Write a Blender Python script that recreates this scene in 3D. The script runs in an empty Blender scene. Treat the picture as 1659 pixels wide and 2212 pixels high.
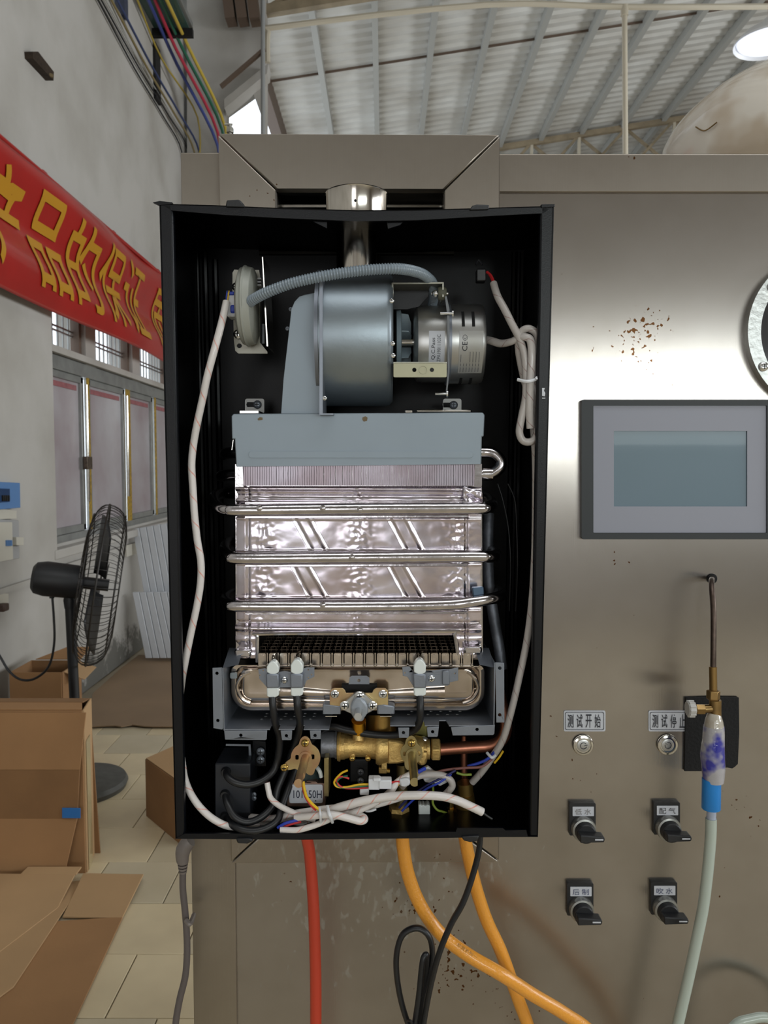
import bpy, bmesh, math, random
from mathutils import Vector as V, Matrix, noise
from mathutils.geometry import tessellate_polygon
random.seed(7)
SC = bpy.context.scene
COL = SC.collection
# ---------------------------------------------------------------- camera
F = 1700.0; EYE = V((0, 0, 1.6)); TH = math.atan(103 / 1700)
cam = bpy.data.cameras.new('camera'); cam.sensor_fit = 'VERTICAL'; cam.sensor_height = 24
cam.lens = 24 * F / 2212; cam.clip_start = .05; cam.clip_end = 200
cam.dof.use_dof = True; cam.dof.focus_distance = .8; cam.dof.aperture_fstop = 13
co = bpy.data.objects.new('camera', cam); COL.objects.link(co)
co.location = EYE; co.rotation_euler = (math.pi / 2 - TH, 0, 0); SC.camera = co
# ---------------------------------------------------------------- world, lights, exposure
W = bpy.data.worlds.new('overcast_sky'); SC.world = W; W.use_nodes = True
W.node_tree.nodes['Background'].inputs[0].default_value = (.86, .93, 1, 1)
W.node_tree.nodes['Background'].inputs[1].default_value = 2.6
SC.view_settings.view_transform = 'Standard'; SC.view_settings.look = 'None'
SC.view_settings.exposure = -.5; SC.view_settings.gamma = 1; SC.view_settings.use_curve_mapping = False
def area(name, loc, rot, sx, sy, power, col=(1, 1, 1)):
    l = bpy.data.lights.new(name, 'AREA'); l.shape = 'RECTANGLE'; l.size = sx; l.size_y = sy
    l.energy = power; l.color = col
    o = bpy.data.objects.new(name, l); COL.objects.link(o); o.location = loc; o.rotation_euler = rot
    return o
H = math.pi / 2
area('window_daylight_back', (3.2, -5.85, 2.14), (H, 0, 0), 4.2, .7, 160, (.93, 1, .98))
area('window_daylight_door', (-.9, -5.85, 1.7), (H, 0, 0), 1.6, 2.6, 30, (1, .95, .9))
area('window_daylight_right', (8.85, 3.0, 3.2), (0, H + .3, 0), 2.2, 13, 900, (.95, .98, 1))
area('overhead_fill_light', (1.4, -1.4, 6.9), (0, 0, 0), 5.5, 2.2, 165, (.95, .98, 1))  # added unseen fill lamp under the closed roof, brightens the heater from above

# ---------------------------------------------------------------- projection onto real planes
def ray(px, py):
    x = (px - 829.5) / F; y = -(py - 1106) / F
    return V((x, math.cos(TH) + y * math.sin(TH), -math.sin(TH) + y * math.cos(TH)))
def yp(Y):                       # plane y = Y
    return lambda px, py: EYE + ray(px, py) * (Y / ray(px, py).y)
def hp(px, py, d=0.0):           # leaning front plane of the heater, d metres behind it
    r = ray(px, py); return EYE + r * ((.75 + .05 * (1.546 - 1.6) + d) / (r.y + .05 * r.z))
def hd(d): return lambda px, py: hp(px, py, d)
def wp(px, py, X=-2.11):         # plane x = X
    r = ray(px, py); return EYE + r * (X / r.x)
def fp(px, py, z=0.0):
    r = ray(px, py); return EYE + r * ((z - EYE.z) / r.z)
def Z(ox, oy, s): return lambda *p: [(ox + a / s, oy + b / s) for a, b in p]
A1=Z(0,0,2.765);A2=Z(500,0,2.765);A3=Z(1059,0,2.765);A4=Z(0,400,3.687);A5=Z(0,880,3.567);A6=Z(0,1450,2.903)
B1=Z(330,400,3.687);B2=Z(680,400,3.016);B3=Z(440,840,4.879);B4=Z(780,840,3.95);B5=Z(430,1080,4.74);B6=Z(760,1080,3.95)
B7=Z(440,1400,4.879);B8=Z(760,1400,3.95);C1=Z(380,1550,4.1475);C2=Z(720,1550,3.456);C3=Z(400,1800,2.765);C4=Z(900,1800,2.765)
C5=Z(1190,1480,3.537);C6=Z(1180,840,3.351);C7=Z(1150,400,3.259);D1=Z(680,1460,5.53);D2=Z(560,1640,5.53);D3=Z(840,1620,6.144)
D4=Z(840,590,7.54);D5=Z(450,1420,6.144)

# ---------------------------------------------------------------- materials
def lin(c): return tuple(((x / 255 + .055) / 1.055) ** 2.4 if x > 10 else x / 255 / 12.92 for x in c)
def nt(name):
    m = bpy.data.materials.new(name); m.use_nodes = True; t = m.node_tree
    return m, t, t.nodes['Principled BSDF']
def M(name, c, metal=0, rough=.5, var=0, vs=8, bump=0, bs=60, aniso=None, c2=None, stretch=None, rvar=0, spec=.5, coat=0, th=(.35, .65), det=3):
    m, t, b = nt(name); N = t.nodes.new; L = t.links.new
    b.inputs['Base Color'].default_value = (*lin(c), 1); b.inputs['Metallic'].default_value = metal
    b.inputs['Roughness'].default_value = rough; b.inputs['Specular IOR Level'].default_value = spec
    b.inputs['Coat Weight'].default_value = coat
    tc = N('ShaderNodeTexCoord'); src = tc.outputs['Object']
    if stretch:
        mp_ = N('ShaderNodeMapping'); mp_.inputs['Scale'].default_value = stretch; L(src, mp_.inputs[0]); src = mp_.outputs[0]
    if var or c2:
        n = N('ShaderNodeTexNoise'); n.inputs['Scale'].default_value = vs; n.inputs['Detail'].default_value = det; L(src, n.inputs['Vector'])
        r = N('ShaderNodeValToRGB'); r.color_ramp.elements[0].position = th[0]; r.color_ramp.elements[1].position = th[1]
        k = lin(c); d = lin(c2) if c2 else tuple(x * (1 - var) for x in k)
        r.color_ramp.elements[0].color = (*d, 1); r.color_ramp.elements[1].color = (*k, 1)
        L(n.outputs['Fac'], r.inputs[0]); L(r.outputs[0], b.inputs['Base Color'])
        if rvar:
            mr = N('ShaderNodeMapRange'); mr.inputs['To Min'].default_value = rough + rvar; mr.inputs['To Max'].default_value = rough
            L(n.outputs['Fac'], mr.inputs[0]); L(mr.outputs[0], b.inputs['Roughness'])
    if bump:
        n2 = N('ShaderNodeTexNoise'); n2.inputs['Scale'].default_value = bs; n2.inputs['Detail'].default_value = 4; L(src, n2.inputs['Vector'])
        bp = N('ShaderNodeBump'); bp.inputs['Strength'].default_value = bump; bp.inputs['Distance'].default_value = .002
        L(n2.outputs['Fac'], bp.inputs['Height']); L(bp.outputs[0], b.inputs['Normal'])
    if aniso:
        b.inputs['Anisotropic'].default_value = aniso
        tg = N('ShaderNodeTangent'); tg.direction_type = 'RADIAL'; tg.axis = 'Z'; L(tg.outputs[0], b.inputs['Tangent'])
    return m
def stainless(name, c=(205, 196, 182), rough=.3, dirt=(128, 116, 98), specks=True):
    """brushed sheet: fine vertical grain, water stains and rust specks"""
    m, t, b = nt(name); N = t.nodes.new; L = t.links.new
    b.inputs['Metallic'].default_value = 1
    tc = N('ShaderNodeTexCoord'); mp_ = N('ShaderNodeMapping'); mp_.inputs['Scale'].default_value = (1, 1, .012); L(tc.outputs['Object'], mp_.inputs[0])
    g = N('ShaderNodeTexNoise'); g.inputs['Scale'].default_value = 900; g.inputs['Detail'].default_value = 2; L(mp_.outputs[0], g.inputs['Vector'])
    s = N('ShaderNodeTexNoise'); s.inputs['Scale'].default_value = 3.2; s.inputs['Detail'].default_value = 6; s.inputs['Roughness'].default_value = .6; L(tc.outputs['Object'], s.inputs['Vector'])
    r = N('ShaderNodeValToRGB'); r.color_ramp.elements[0].position = .36; r.color_ramp.elements[1].position = .62
    r.color_ramp.elements[0].color = (*lin(dirt), 1); r.color_ramp.elements[1].color = (*lin(c), 1); L(s.outputs['Fac'], r.inputs[0])
    out = r.outputs[0]
    if specks:
        v = N('ShaderNodeTexNoise'); v.inputs['Scale'].default_value = 170; v.inputs['Detail'].default_value = 1; L(tc.outputs['Object'], v.inputs['Vector'])
        s2 = N('ShaderNodeTexNoise'); s2.inputs['Scale'].default_value = 7; L(tc.outputs['Object'], s2.inputs['Vector'])
        ad = N('ShaderNodeMath'); ad.operation = 'MULTIPLY'; L(v.outputs['Fac'], ad.inputs[0]); L(s2.outputs['Fac'], ad.inputs[1])
        gt = N('ShaderNodeMapRange'); gt.inputs['From Min'].default_value = .44; gt.inputs['From Max'].default_value = .46; L(ad.outputs[0], gt.inputs[0])
        mx = N('ShaderNodeMix'); mx.data_type = 'RGBA'; L(gt.outputs[0], mx.inputs['Factor']); L(out, mx.inputs[6]); mx.inputs[7].default_value = (*lin((92, 62, 38)), 1); out = mx.outputs[2]
    if specks:   # dried water splashes
        mp2 = N('ShaderNodeMapping'); mp2.inputs['Scale'].default_value = (1, 1, .55); L(tc.outputs['Object'], mp2.inputs[0])
        d1 = N('ShaderNodeTexNoise'); d1.inputs['Scale'].default_value = 120; d1.inputs['Detail'].default_value = 2; L(mp2.outputs[0], d1.inputs['Vector'])
        vd = N('ShaderNodeVectorMath'); vd.operation = 'DISTANCE'; L(tc.outputs['Object'], vd.inputs[0]); vd.inputs[1].default_value = (-.01, .93, 1.13)
        d2 = N('ShaderNodeMapRange'); d2.inputs['From Min'].default_value = .05; d2.inputs['From Max'].default_value = .26; d2.inputs['To Min'].default_value = .56; d2.inputs['To Max'].default_value = .38; L(vd.outputs['Value'], d2.inputs[0])
        dm = N('ShaderNodeMath'); dm.operation = 'MULTIPLY'; L(d1.outputs['Fac'], dm.inputs[0]); L(d2.outputs[0], dm.inputs[1])
        dr = N('ShaderNodeMapRange'); dr.inputs['From Min'].default_value = .30; dr.inputs['From Max'].default_value = .36; dr.inputs['To Max'].default_value = .26; L(dm.outputs[0], dr.inputs[0])
        m3 = N('ShaderNodeMix'); m3.data_type = 'RGBA'; L(dr.outputs[0], m3.inputs['Factor']); L(out, m3.inputs[6]); m3.inputs[7].default_value = (*lin((190, 196, 190)), 1); out = m3.outputs[2]
        mi = N('ShaderNodeMath'); mi.operation = 'SUBTRACT'; mi.inputs[0].default_value = 1; L(dr.outputs[0], mi.inputs[1]); L(mi.outputs[0], b.inputs['Metallic'])
    L(out, b.inputs['Base Color'])
    mr = N('ShaderNodeMapRange'); mr.inputs['To Min'].default_value = rough + .07; mr.inputs['To Max'].default_value = rough; L(s.outputs['Fac'], mr.inputs[0]); L(mr.outputs[0], b.inputs['Roughness'])
    bp = N('ShaderNodeBump'); bp.inputs['Strength'].default_value = .06; bp.inputs['Distance'].default_value = .001; L(g.outputs['Fac'], bp.inputs['Height']); L(bp.outputs[0], b.inputs['Normal'])
    b.inputs['Anisotropic'].default_value = .75
    tg = N('ShaderNodeTangent'); tg.direction_type = 'RADIAL'; tg.axis = 'Z'; L(tg.outputs[0], b.inputs['Tangent'])
    return m
def sleeve(name, c, line, pitch=70, w=.07):
    """braided sleeve with a spiral tracer thread, driven by the tube's own UVs (u round, v metres along)"""
    m, t, b = nt(name); N = t.nodes.new; L = t.links.new
    b.inputs['Roughness'].default_value = .38; b.inputs['Coat Weight'].default_value = .25
    tc = N('ShaderNodeTexCoord'); sx = N('ShaderNodeSeparateXYZ'); L(tc.outputs['UV'], sx.inputs[0])
    a = N('ShaderNodeMath'); a.operation = 'MULTIPLY_ADD'; L(sx.outputs[1], a.inputs[0]); a.inputs[1].default_value = pitch; L(sx.outputs[0], a.inputs[2])
    f = N('ShaderNodeMath'); f.operation = 'FRACT'; L(a.outputs[0], f.inputs[0])
    l = N('ShaderNodeMath'); l.operation = 'LESS_THAN'; L(f.outputs[0], l.inputs[0]); l.inputs[1].default_value = w
    n = N('ShaderNodeTexNoise'); n.inputs['Scale'].default_value = 260; L(tc.outputs['Object'], n.inputs['Vector'])
    ml = N('ShaderNodeMath'); ml.operation = 'MULTIPLY'; L(l.outputs[0], ml.inputs[0]); L(n.outputs['Fac'], ml.inputs[1])
    mx = N('ShaderNodeMix'); mx.data_type = 'RGBA'; L(ml.outputs[0], mx.inputs['Factor']); mx.inputs[6].default_value = (*lin(c), 1); mx.inputs[7].default_value = (*lin(line), 1)
    L(mx.outputs[2], b.inputs['Base Color'])
    bp = N('ShaderNodeBump'); bp.inputs['Strength'].default_value = .25; bp.inputs['Distance'].default_value = .001; L(n.outputs['Fac'], bp.inputs['Height']); L(bp.outputs[0], b.inputs['Normal'])
    return m
BLK = M('black_enamel', (3, 3, 4), rough=.3, bump=.03, bs=700, spec=.12)
BLK2 = M('black_flange_enamel', (8, 10, 15), rough=.36, bump=.06, bs=900, spec=.3)
RUB = M('black_rubber', (20, 21, 24), rough=.42)
PLA = M('black_plastic', (24, 25, 28), rough=.45, bump=.1, bs=500)
STEEL = stainless('brushed_stainless', (176, 171, 166), .22, (158, 152, 145))
STEEL2 = stainless('brushed_stainless_frame', (170, 163, 154), .34, (154, 146, 136))
CHROME = M('polished_steel', (215, 212, 205), 1, .12, var=.12, vs=60)
FLUE = M('polished_flue_steel', (205, 200, 192), 1, .14)
GALV = M('galvanised_steel', (146, 156, 163), .8, .4, var=.12, vs=25, bump=.04, bs=300)
GALVD = M('zinc_plated_sheet', (134, 140, 150), .65, .4, var=.1, vs=30, bump=.05, bs=400)
HOODP = M('grey_painted_steel', (138, 150, 160), .2, .4, var=.06, vs=12)
CAN = M('motor_can_steel', (186, 186, 184), .9, .33, var=.08, vs=30)
FOIL = M('tinned_sheet', (226, 221, 232), 1, .19, bump=.08, bs=30, c2=(202, 190, 196), vs=22)
FOIL2 = M('tinned_tube', (204, 200, 202), 1, .17, bump=.16, bs=90, var=.2, vs=60)
BURN = M('heat_tinted_steel', (218, 208, 200), 1, .17, bump=.10, bs=45, c2=(172, 160, 148), vs=18)
BURND = M('burner_steel', (204, 194, 184), 1, .22, var=.25, vs=90)
BURNK = M('shaded_burner_steel', (92, 80, 68), .9, .4, var=.5, vs=90)  # darker copy of the burner steel, shade of the opening put into its colour
FINM = M('tinned_fins', (160, 153, 162), .95, .3, c2=(140, 128, 134), vs=25)
BRASS = M('cast_brass', (232, 196, 124), .8, .48, bump=.3, bs=350, var=.2, vs=40)
ZY = M('yellow_zinc', (196, 174, 124), .75, .38, c2=(184, 146, 112), vs=45)
ZY2 = M('greenish_zinc', (168, 152, 108), .9, .36, c2=(150, 138, 96), vs=60)
COPPER = M('copper_pipe', (206, 138, 112), .95, .33, var=.25, vs=60)
COPD = M('dark_tarnished_copper', (98, 84, 76), .85, .42, var=.4, vs=80)
SCREWM = M('screw_nickel', (225, 226, 226), 1, .2)
SCREWY = M('screw_brass', (214, 180, 100), 1, .25)
DARK = M('dark_gap', (8, 8, 9), rough=.8)
CERA = M('white_ceramic', (222, 228, 226), rough=.3, coat=.3)
WPL = M('white_plastic', (212, 214, 218), rough=.4)
SLV = sleeve('white_sleeve', (214, 208, 204), (214, 96, 60), 40, .07)
SLVG = sleeve('grey_white_sleeve', (178, 172, 168), (120, 66, 62), 38, .05)
GCOND = M('grey_conduit', (128, 140, 150), rough=.32, coat=.2)
STK = M('sticker_white', (196, 199, 206), rough=.35)
INK = M('printed_ink', (38, 40, 48), rough=.6)
def plain(name, c, r=.45, **k): return M(name, c, rough=r, **k)
RED = plain('red_insulation', (196, 44, 48)); YEL = plain('yellow_insulation', (222, 178, 30)); GRN = plain('green_insulation', (30, 96, 64))
BLU = plain('blue_insulation', (38, 62, 170)); BRN = plain('brown_insulation', (130, 84, 78)); LGR = plain('green_yellow_insulation', (140, 160, 60))

# ---------------------------------------------------------------- mesh builder
class MB:
    def __init__(s): s.v = []; s.f = []; s.m = []; s.c = 0; s.uv = {}
    def add(s, vs, fs, uvs=None):
        o = len(s.v); s.v += [V(x) for x in vs]
        for i, f in enumerate(fs):
            if uvs: s.uv[len(s.f)] = uvs[i]
            s.f.append([o + j for j in f]); s.m.append(s.c)
        return s
    def box(s, c, d, ax=None):
        c = V(c); X, Y, Zz = ax if ax else (V((1, 0, 0)), V((0, 1, 0)), V((0, 0, 1)))
        vs = [c + X * (i * d[0] / 2) + Y * (j * d[1] / 2) + Zz * (k * d[2] / 2) for i in (-1, 1) for j in (-1, 1) for k in (-1, 1)]
        return s.add(vs, [(0, 1, 3, 2), (4, 6, 7, 5), (0, 4, 5, 1), (2, 3, 7, 6), (0, 2, 6, 4), (1, 5, 7, 3)])
    def bar(s, a, b, w, h=None, up=(0, 0, 1)):
        a, b = V(a), V(b); X = (b - a).normalized(); Y = V(up).cross(X)
        if Y.length < 1e-4: Y = V((0, 1, 0))
        Y.normalize(); return s.box((a + b) / 2, ((b - a).length, w, h or w), (X, Y, X.cross(Y)))
    def prism(s, loops, vec):
        """loops of 3D points (outer first, then holes) extruded by vec"""
        vec = V(vec); loops = [[V(p) for p in l] for l in loops]
        tri = tessellate_polygon(loops); fl = [p for l in loops for p in l]; n = len(fl)
        vs = fl + [p + vec for p in fl]; fs = [tuple(t) for t in tri] + [(a + n, c + n, b + n) for a, b, c in tri]
        o = 0
        for l in loops:
            k = len(l)
            for i in range(k): j = (i + 1) % k; fs.append((o + i, o + j, o + j + n, o + i + n))
            o += k
        return s.add(vs, fs)
    def lathe(s, o, ax, prof, n=32, cap=True, sweep=None):
        """profile of (distance along axis, radius)"""
        o = V(o); ax = V(ax).normalized(); u = ax.orthogonal().normalized(); w = ax.cross(u); vs = []; fs = []
        for t, r in prof:
            for i in range(n):
                a = 2 * math.pi * i / n; vs.append(o + ax * t + (u * math.cos(a) + w * math.sin(a)) * r)
        for k in range(len(prof) - 1):
            for i in range(n): j = (i + 1) % n; fs.append((k * n + i, k * n + j, k * n + n + j, k * n + n + i))
        if cap: fs += [tuple(range(n))[::-1], tuple(range((len(prof) - 1) * n, len(prof) * n))]
        return s.add(vs, fs)
    def cyl(s, a, b, r, n=24, r2=None):
        a, b = V(a), V(b); return s.lathe(a, b - a, [(0, r), ((b - a).length, r if r2 is None else r2)], n)
    def tube(s, pts, r, n=12, sm=8, rf=None, flat=1, closed=False):
        """smooth tube; r number or list; rf(v) scales radius with length; flat squashes the section"""
        pts = [V(p) for p in pts]
        P = []; R = []; rr = r if isinstance(r, (list, tuple)) else [r] * len(pts)
        if sm > 1 and len(pts) > 2:
            for i in range(len(pts) - 1):
                p0 = pts[max(i - 1, 0)]; p1 = pts[i]; p2 = pts[i + 1]; p3 = pts[min(i + 2, len(pts) - 1)]
                for k in range(sm):
                    t = k / sm; P.append(.5 * ((2 * p1) + (p2 - p0) * t + (2 * p0 - 5 * p1 + 4 * p2 - p3) * t * t + (3 * p1 - p0 - 3 * p2 + p3) * t ** 3)); R.append(rr[i] * (1 - t) + rr[i + 1] * t)
            P.append(pts[-1]); R.append(rr[-1])
        else: P, R = pts, list(rr)
        vs = []; fs = []; uv = []; L = [0]
        for i in range(1, len(P)): L.append(L[-1] + (P[i] - P[i - 1]).length)
        T = [(P[min(i + 1, len(P) - 1)] - P[max(i - 1, 0)]).normalized() for i in range(len(P))]
        u = T[0].cross(V((0, 1, 0))); u = u.normalized() if u.length > .05 else T[0].orthogonal().normalized()
        for i, p in enumerate(P):
            u = (u - T[i] * u.dot(T[i])).normalized(); w = T[i].cross(u); q = R[i] * (rf(L[i]) if rf else 1)
            for k in range(n):
                a = 2 * math.pi * k / n; vs.append(p + (u * math.cos(a) + w * math.sin(a) * flat) * q)
        for i in range(len(P) - 1):
            for k in range(n):
                j = (k + 1) % n; fs.append((i * n + k, i * n + j, (i + 1) * n + j, (i + 1) * n + k))
                uv.append([(k / n, L[i]), ((k + 1) / n, L[i]), ((k + 1) / n, L[i + 1]), (k / n, L[i + 1])])
        fs += [tuple(range(n))[::-1], tuple(range((len(P) - 1) * n, len(P) * n))]; uv += [[(0, 0)] * n, [(0, 0)] * n]
        return s.add(vs, fs, uv)
    def grid(s, fn, nu, nv):
        vs = [fn(i / nu, j / nv) for j in range(nv + 1) for i in range(nu + 1)]
        return s.add(vs, [(j * (nu + 1) + i, j * (nu + 1) + i + 1, (j + 1) * (nu + 1) + i + 1, (j + 1) * (nu + 1) + i) for j in range(nv) for i in range(nu)])
    def build(s, name, mat, parent=None, smooth=40, bevel=0, seg=2, recalc=True, **kw):
        me = bpy.data.meshes.new(name); me.from_pydata([tuple(v) for v in s.v], [], s.f)
        mats = mat if isinstance(mat, (list, tuple)) else [mat]
        for x in mats: me.materials.append(x)
        if s.c: me.polygons.foreach_set('material_index', s.m)
        if s.uv:
            ul = me.uv_layers.new(name='uv')
            for fi, u in s.uv.items():
                p = me.polygons[fi]
                for k, li in enumerate(p.loop_indices): ul.data[li].uv = u[k]
        if recalc:
            bm = bmesh.new(); bm.from_mesh(me); bmesh.ops.recalc_face_normals(bm, faces=bm.faces); bm.to_mesh(me); bm.free()
        if smooth:
            me.shade_smooth(); me.set_sharp_from_angle(angle=math.radians(smooth))
        o = bpy.data.objects.new(name, me); COL.objects.link(o); put(o, parent)
        if bevel:
            b = o.modifiers.new('bevel', 'BEVEL'); b.width = bevel; b.segments = seg; b.limit_method = 'ANGLE'; b.angle_limit = math.radians(40)
        for k, v in kw.items(): o[k] = v
        return o
def put(o, parent):
    if parent is not None:
        o.parent = parent
        if parent.type == 'EMPTY': o.matrix_parent_inverse = Matrix.Translation(-parent.location)
def thing(name, label, cat, loc=(0, 0, 0), group=None):
    o = bpy.data.objects.new(name, None); COL.objects.link(o); o.location = loc; o.empty_display_size = .05
    o['label'] = label; o['category'] = cat
    if group: o['group'] = group
    return o
def tag(o, label, cat, group=None):
    o['label'] = label; o['category'] = cat
    if group: o['group'] = group
    return o
def struct(name): 
    o = bpy.data.objects.new(name, None); COL.objects.link(o); o['kind'] = 'structure'; return o
def dup(o, delta, parent=None, kids=None):
    c = o.copy(); COL.objects.link(c)
    if parent is None:
        c.location = o.location + V(delta)
    else: c.parent = parent; c.matrix_parent_inverse = o.matrix_parent_inverse.copy()
    for ch in (kids if kids is not None else [x for x in SC.objects if x.parent == o]): dup(ch, (0, 0, 0), c)
    return c
def P2(fn, pts): return [fn(*p) for p in pts]
def circ(cx, cy, r, n=20, ry=None): return [(cx + r * math.cos(2 * math.pi * i / n), cy + (ry or r) * math.sin(2 * math.pi * i / n)) for i in range(n)]
def rr(x0, y0, x1, y1, r, n=5):
    o = []
    for cx, cy, a in ((x1 - r, y1 - r, 0), (x0 + r, y1 - r, 90), (x0 + r, y0 + r, 180), (x1 - r, y0 + r, 270)):
        for i in range(n + 1): t = math.radians(a + 90 * i / n); o.append((cx + r * math.cos(t), cy + r * math.sin(t)))
    return o
def sheet(name, fn, pts, th, mat, parent=None, holes=(), bevel=0, vec=None, **kw):
    """flat plate: outline seen at plane fn, thickness th going away from the viewer"""
    return MB().prism([P2(fn, pts)] + [P2(fn, h) for h in holes], vec or (0, th, 0)).build(name, mat, parent, bevel=bevel, **kw)
def screw(fn, px, py, r, mat=SCREWM, parent=None, name='screw', ax=(0, -1, 0), h=None):
    """pan head with a cross recess; r in metres"""
    c = fn(px, py) if fn else V(px); ax = V(ax).normalized(); h = h or r * .6; m = MB()
    m.lathe(c, ax, [(0, r), (h * .4, r), (h * .85, r * .75), (h, r * .4)], 16)
    m.c = 1; u = ax.orthogonal().normalized(); w = ax.cross(u); a = (u + w).normalized(); b = ax.cross(a)
    m.box(c + ax * h * .97, (r * 1.1, r * .22, h * .12), (a, b, ax)); m.box(c + ax * h * .97, (r * .22, r * 1.1, h * .121), (a, b, ax))
    return m.build(name, [mat, DARK], parent)
def text(name, body, q, mat, parent=None, off=(0, -.0004, 0), sub=0, fit=True, disp=None, bold=0):
    """flat print fitted into the 3D quad q = TL, TR, BR, BL"""
    c = bpy.data.curves.new('t', 'FONT'); c.body = body; c.resolution_u = 3; c.offset = bold
    o = bpy.data.objects.new('t', c); COL.objects.link(o); me = bpy.data.meshes.new_from_object(o)
    bpy.data.objects.remove(o)
    bm = bmesh.new(); bm.from_mesh(me)
    for _ in range(sub): bmesh.ops.subdivide_edges(bm, edges=[e for e in bm.edges if e.calc_length() > .06], cuts=1)
    if sub: bmesh.ops.triangulate(bm, faces=bm.faces)
    xs = [v.co.x for v in bm.verts]; ys = [v.co.y for v in bm.verts]
    x0, x1, y0, y1 = min(xs), max(xs), min(ys), max(ys); TL, TR, BR, BL = [V(x) for x in q]
    for v in bm.verts:
        a = (v.co.x - x0) / (x1 - x0); b = (y1 - v.co.y) / (y1 - y0)
        v.co = (TL * (1 - a) + TR * a) * (1 - b) + (BL * (1 - a) + BR * a) * b + V(off)
        if disp: v.co += disp(v.co)
    bm.to_mesh(me); bm.free(); me.name = name; me.materials.clear(); me.materials.append(mat)
    ob = bpy.data.objects.new(name, me); COL.objects.link(ob); put(ob, parent)
    return ob
def quad(fn, x0, y0, x1, y1): return [fn(x0, y0), fn(x1, y0), fn(x1, y1), fn(x0, y1)]
# ================================================================ SETTING
WBACK = M('dim_brown_wall', (152, 145, 136), rough=.9)
PLAST = M('grey_white_plaster', (172, 169, 164), rough=.85, c2=(148, 144, 136), vs=1.6, bump=.25, bs=12, th=(.25, .6), det=5)
ROOFM = M('roof_sheet_metal', (206, 206, 202), .1, .6, c2=(180, 177, 170), vs=1.2)
PURL = M('grey_purlin_paint', (160, 160, 155), .1, .5)
TRUSS = M('dusty_truss_paint', (150, 136, 112), rough=.7, var=.3, vs=6)
CREAM = M('cream_pipe', (190, 182, 164), rough=.5)
GROUT = M('grout', (96, 86, 72), rough=.9)
TILE = M('beige_floor_tile', (226, 210, 174), rough=.4, c2=(200, 184, 152), vs=3, th=(.3, .7))
TILE2 = M('worn_floor_tile', (206, 194, 168), rough=.42, c2=(188, 176, 148), vs=3, th=(.3, .7))
CONC = M('worn_concrete', (186, 174, 152), rough=.7, var=.25, vs=2)
ALU = M('old_aluminium', (158, 160, 158), .6, .42, var=.2, vs=9)
WOODB = M('brown_frame', (92, 76, 64), rough=.6)
TAPE = M('yellow_measuring_tape', (176, 142, 44), rough=.5, c2=(120, 98, 40), vs=40)
FILM = M('frosted_window_film', (172, 170, 174), rough=.35, c2=(146, 134, 138), vs=2.2, th=(.3, .7))
FILMR = M('torn_red_film', (150, 92, 96), rough=.5, var=.3, vs=20)
XW = -2.11
def mould(m):
    t = m.node_tree; N = t.nodes.new; L = t.links.new; b = t.nodes['Principled BSDF']; src = b.inputs['Base Color'].links[0].from_socket
    tc = N('ShaderNodeTexCoord'); sp = N('ShaderNodeSeparateXYZ'); L(tc.outputs['Object'], sp.inputs[0])
    zr = N('ShaderNodeMapRange'); zr.inputs['From Min'].default_value = .75; zr.inputs['From Max'].default_value = 0; L(sp.outputs[2], zr.inputs[0])
    n = N('ShaderNodeTexNoise'); n.inputs['Scale'].default_value = 3.5; n.inputs['Detail'].default_value = 8; n.inputs['Roughness'].default_value = .7; L(tc.outputs['Object'], n.inputs['Vector'])
    a = N('ShaderNodeMath'); a.operation = 'MULTIPLY'; L(zr.outputs[0], a.inputs[0]); L(n.outputs['Fac'], a.inputs[1])
    r = N('ShaderNodeMapRange'); r.inputs['From Min'].default_value = .36; r.inputs['From Max'].default_value = .44; L(a.outputs[0], r.inputs[0])
    mx = N('ShaderNodeMix'); mx.data_type = 'RGBA'; L(r.outputs[0], mx.inputs['Factor']); L(src, mx.inputs[6]); mx.inputs[7].default_value = (*lin((92, 90, 84)), 1); L(mx.outputs[2], b.inputs['Base Color'])
PLASM = M('mildewed_plaster', (172, 169, 164), rough=.85, c2=(148, 144, 136), vs=1.6, bump=.25, bs=12, th=(.25, .6), det=5); mould(PLASM)
floor = struct('floor')
MB().box((3.4, 7, -.06), (12, 28, .1)).build('floor_slab', CONC, floor)
def tile_mb(a, b): return MB().prism([[(a, b, -.01), (a + .296, b, -.01), (a + .296, b + .296, -.01), (a, b + .296, -.01)]], (0, 0, .01))
t0 = None
rows = [2.485 + .2985 * k for k in range(-9, 9)]
MB().box((-.9, 2.45, -.0085), (2.4, 5.4, .003)).build('grout_bed', GROUT, floor)
for k, y in enumerate(rows):
    off = -1.106 if (k % 2) == 0 else -.954
    for j in range(-4, 6):
        x = off + .3 * j
        if x < -2.09 or x > .3: continue
        if t0 is None: t0 = tile_mb(0, 0).build('floor_tile', TILE, floor, bevel=.0015); t0.location = (x, y, 0)
        else:
            c = t0.copy(); COL.objects.link(c); c.location = (x, y, random.uniform(-.0006, .0006))
            c.rotation_euler = (random.uniform(-.001, .001), random.uniform(-.001, .001), 0)
            if random.random() < .35: 
                if not bpy.data.meshes.get('floor_tile_worn'):
                    mm = t0.data.copy(); mm.name = 'floor_tile_worn'; mm.materials[0] = TILE2
                c.data = bpy.data.meshes['floor_tile_worn']
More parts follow.
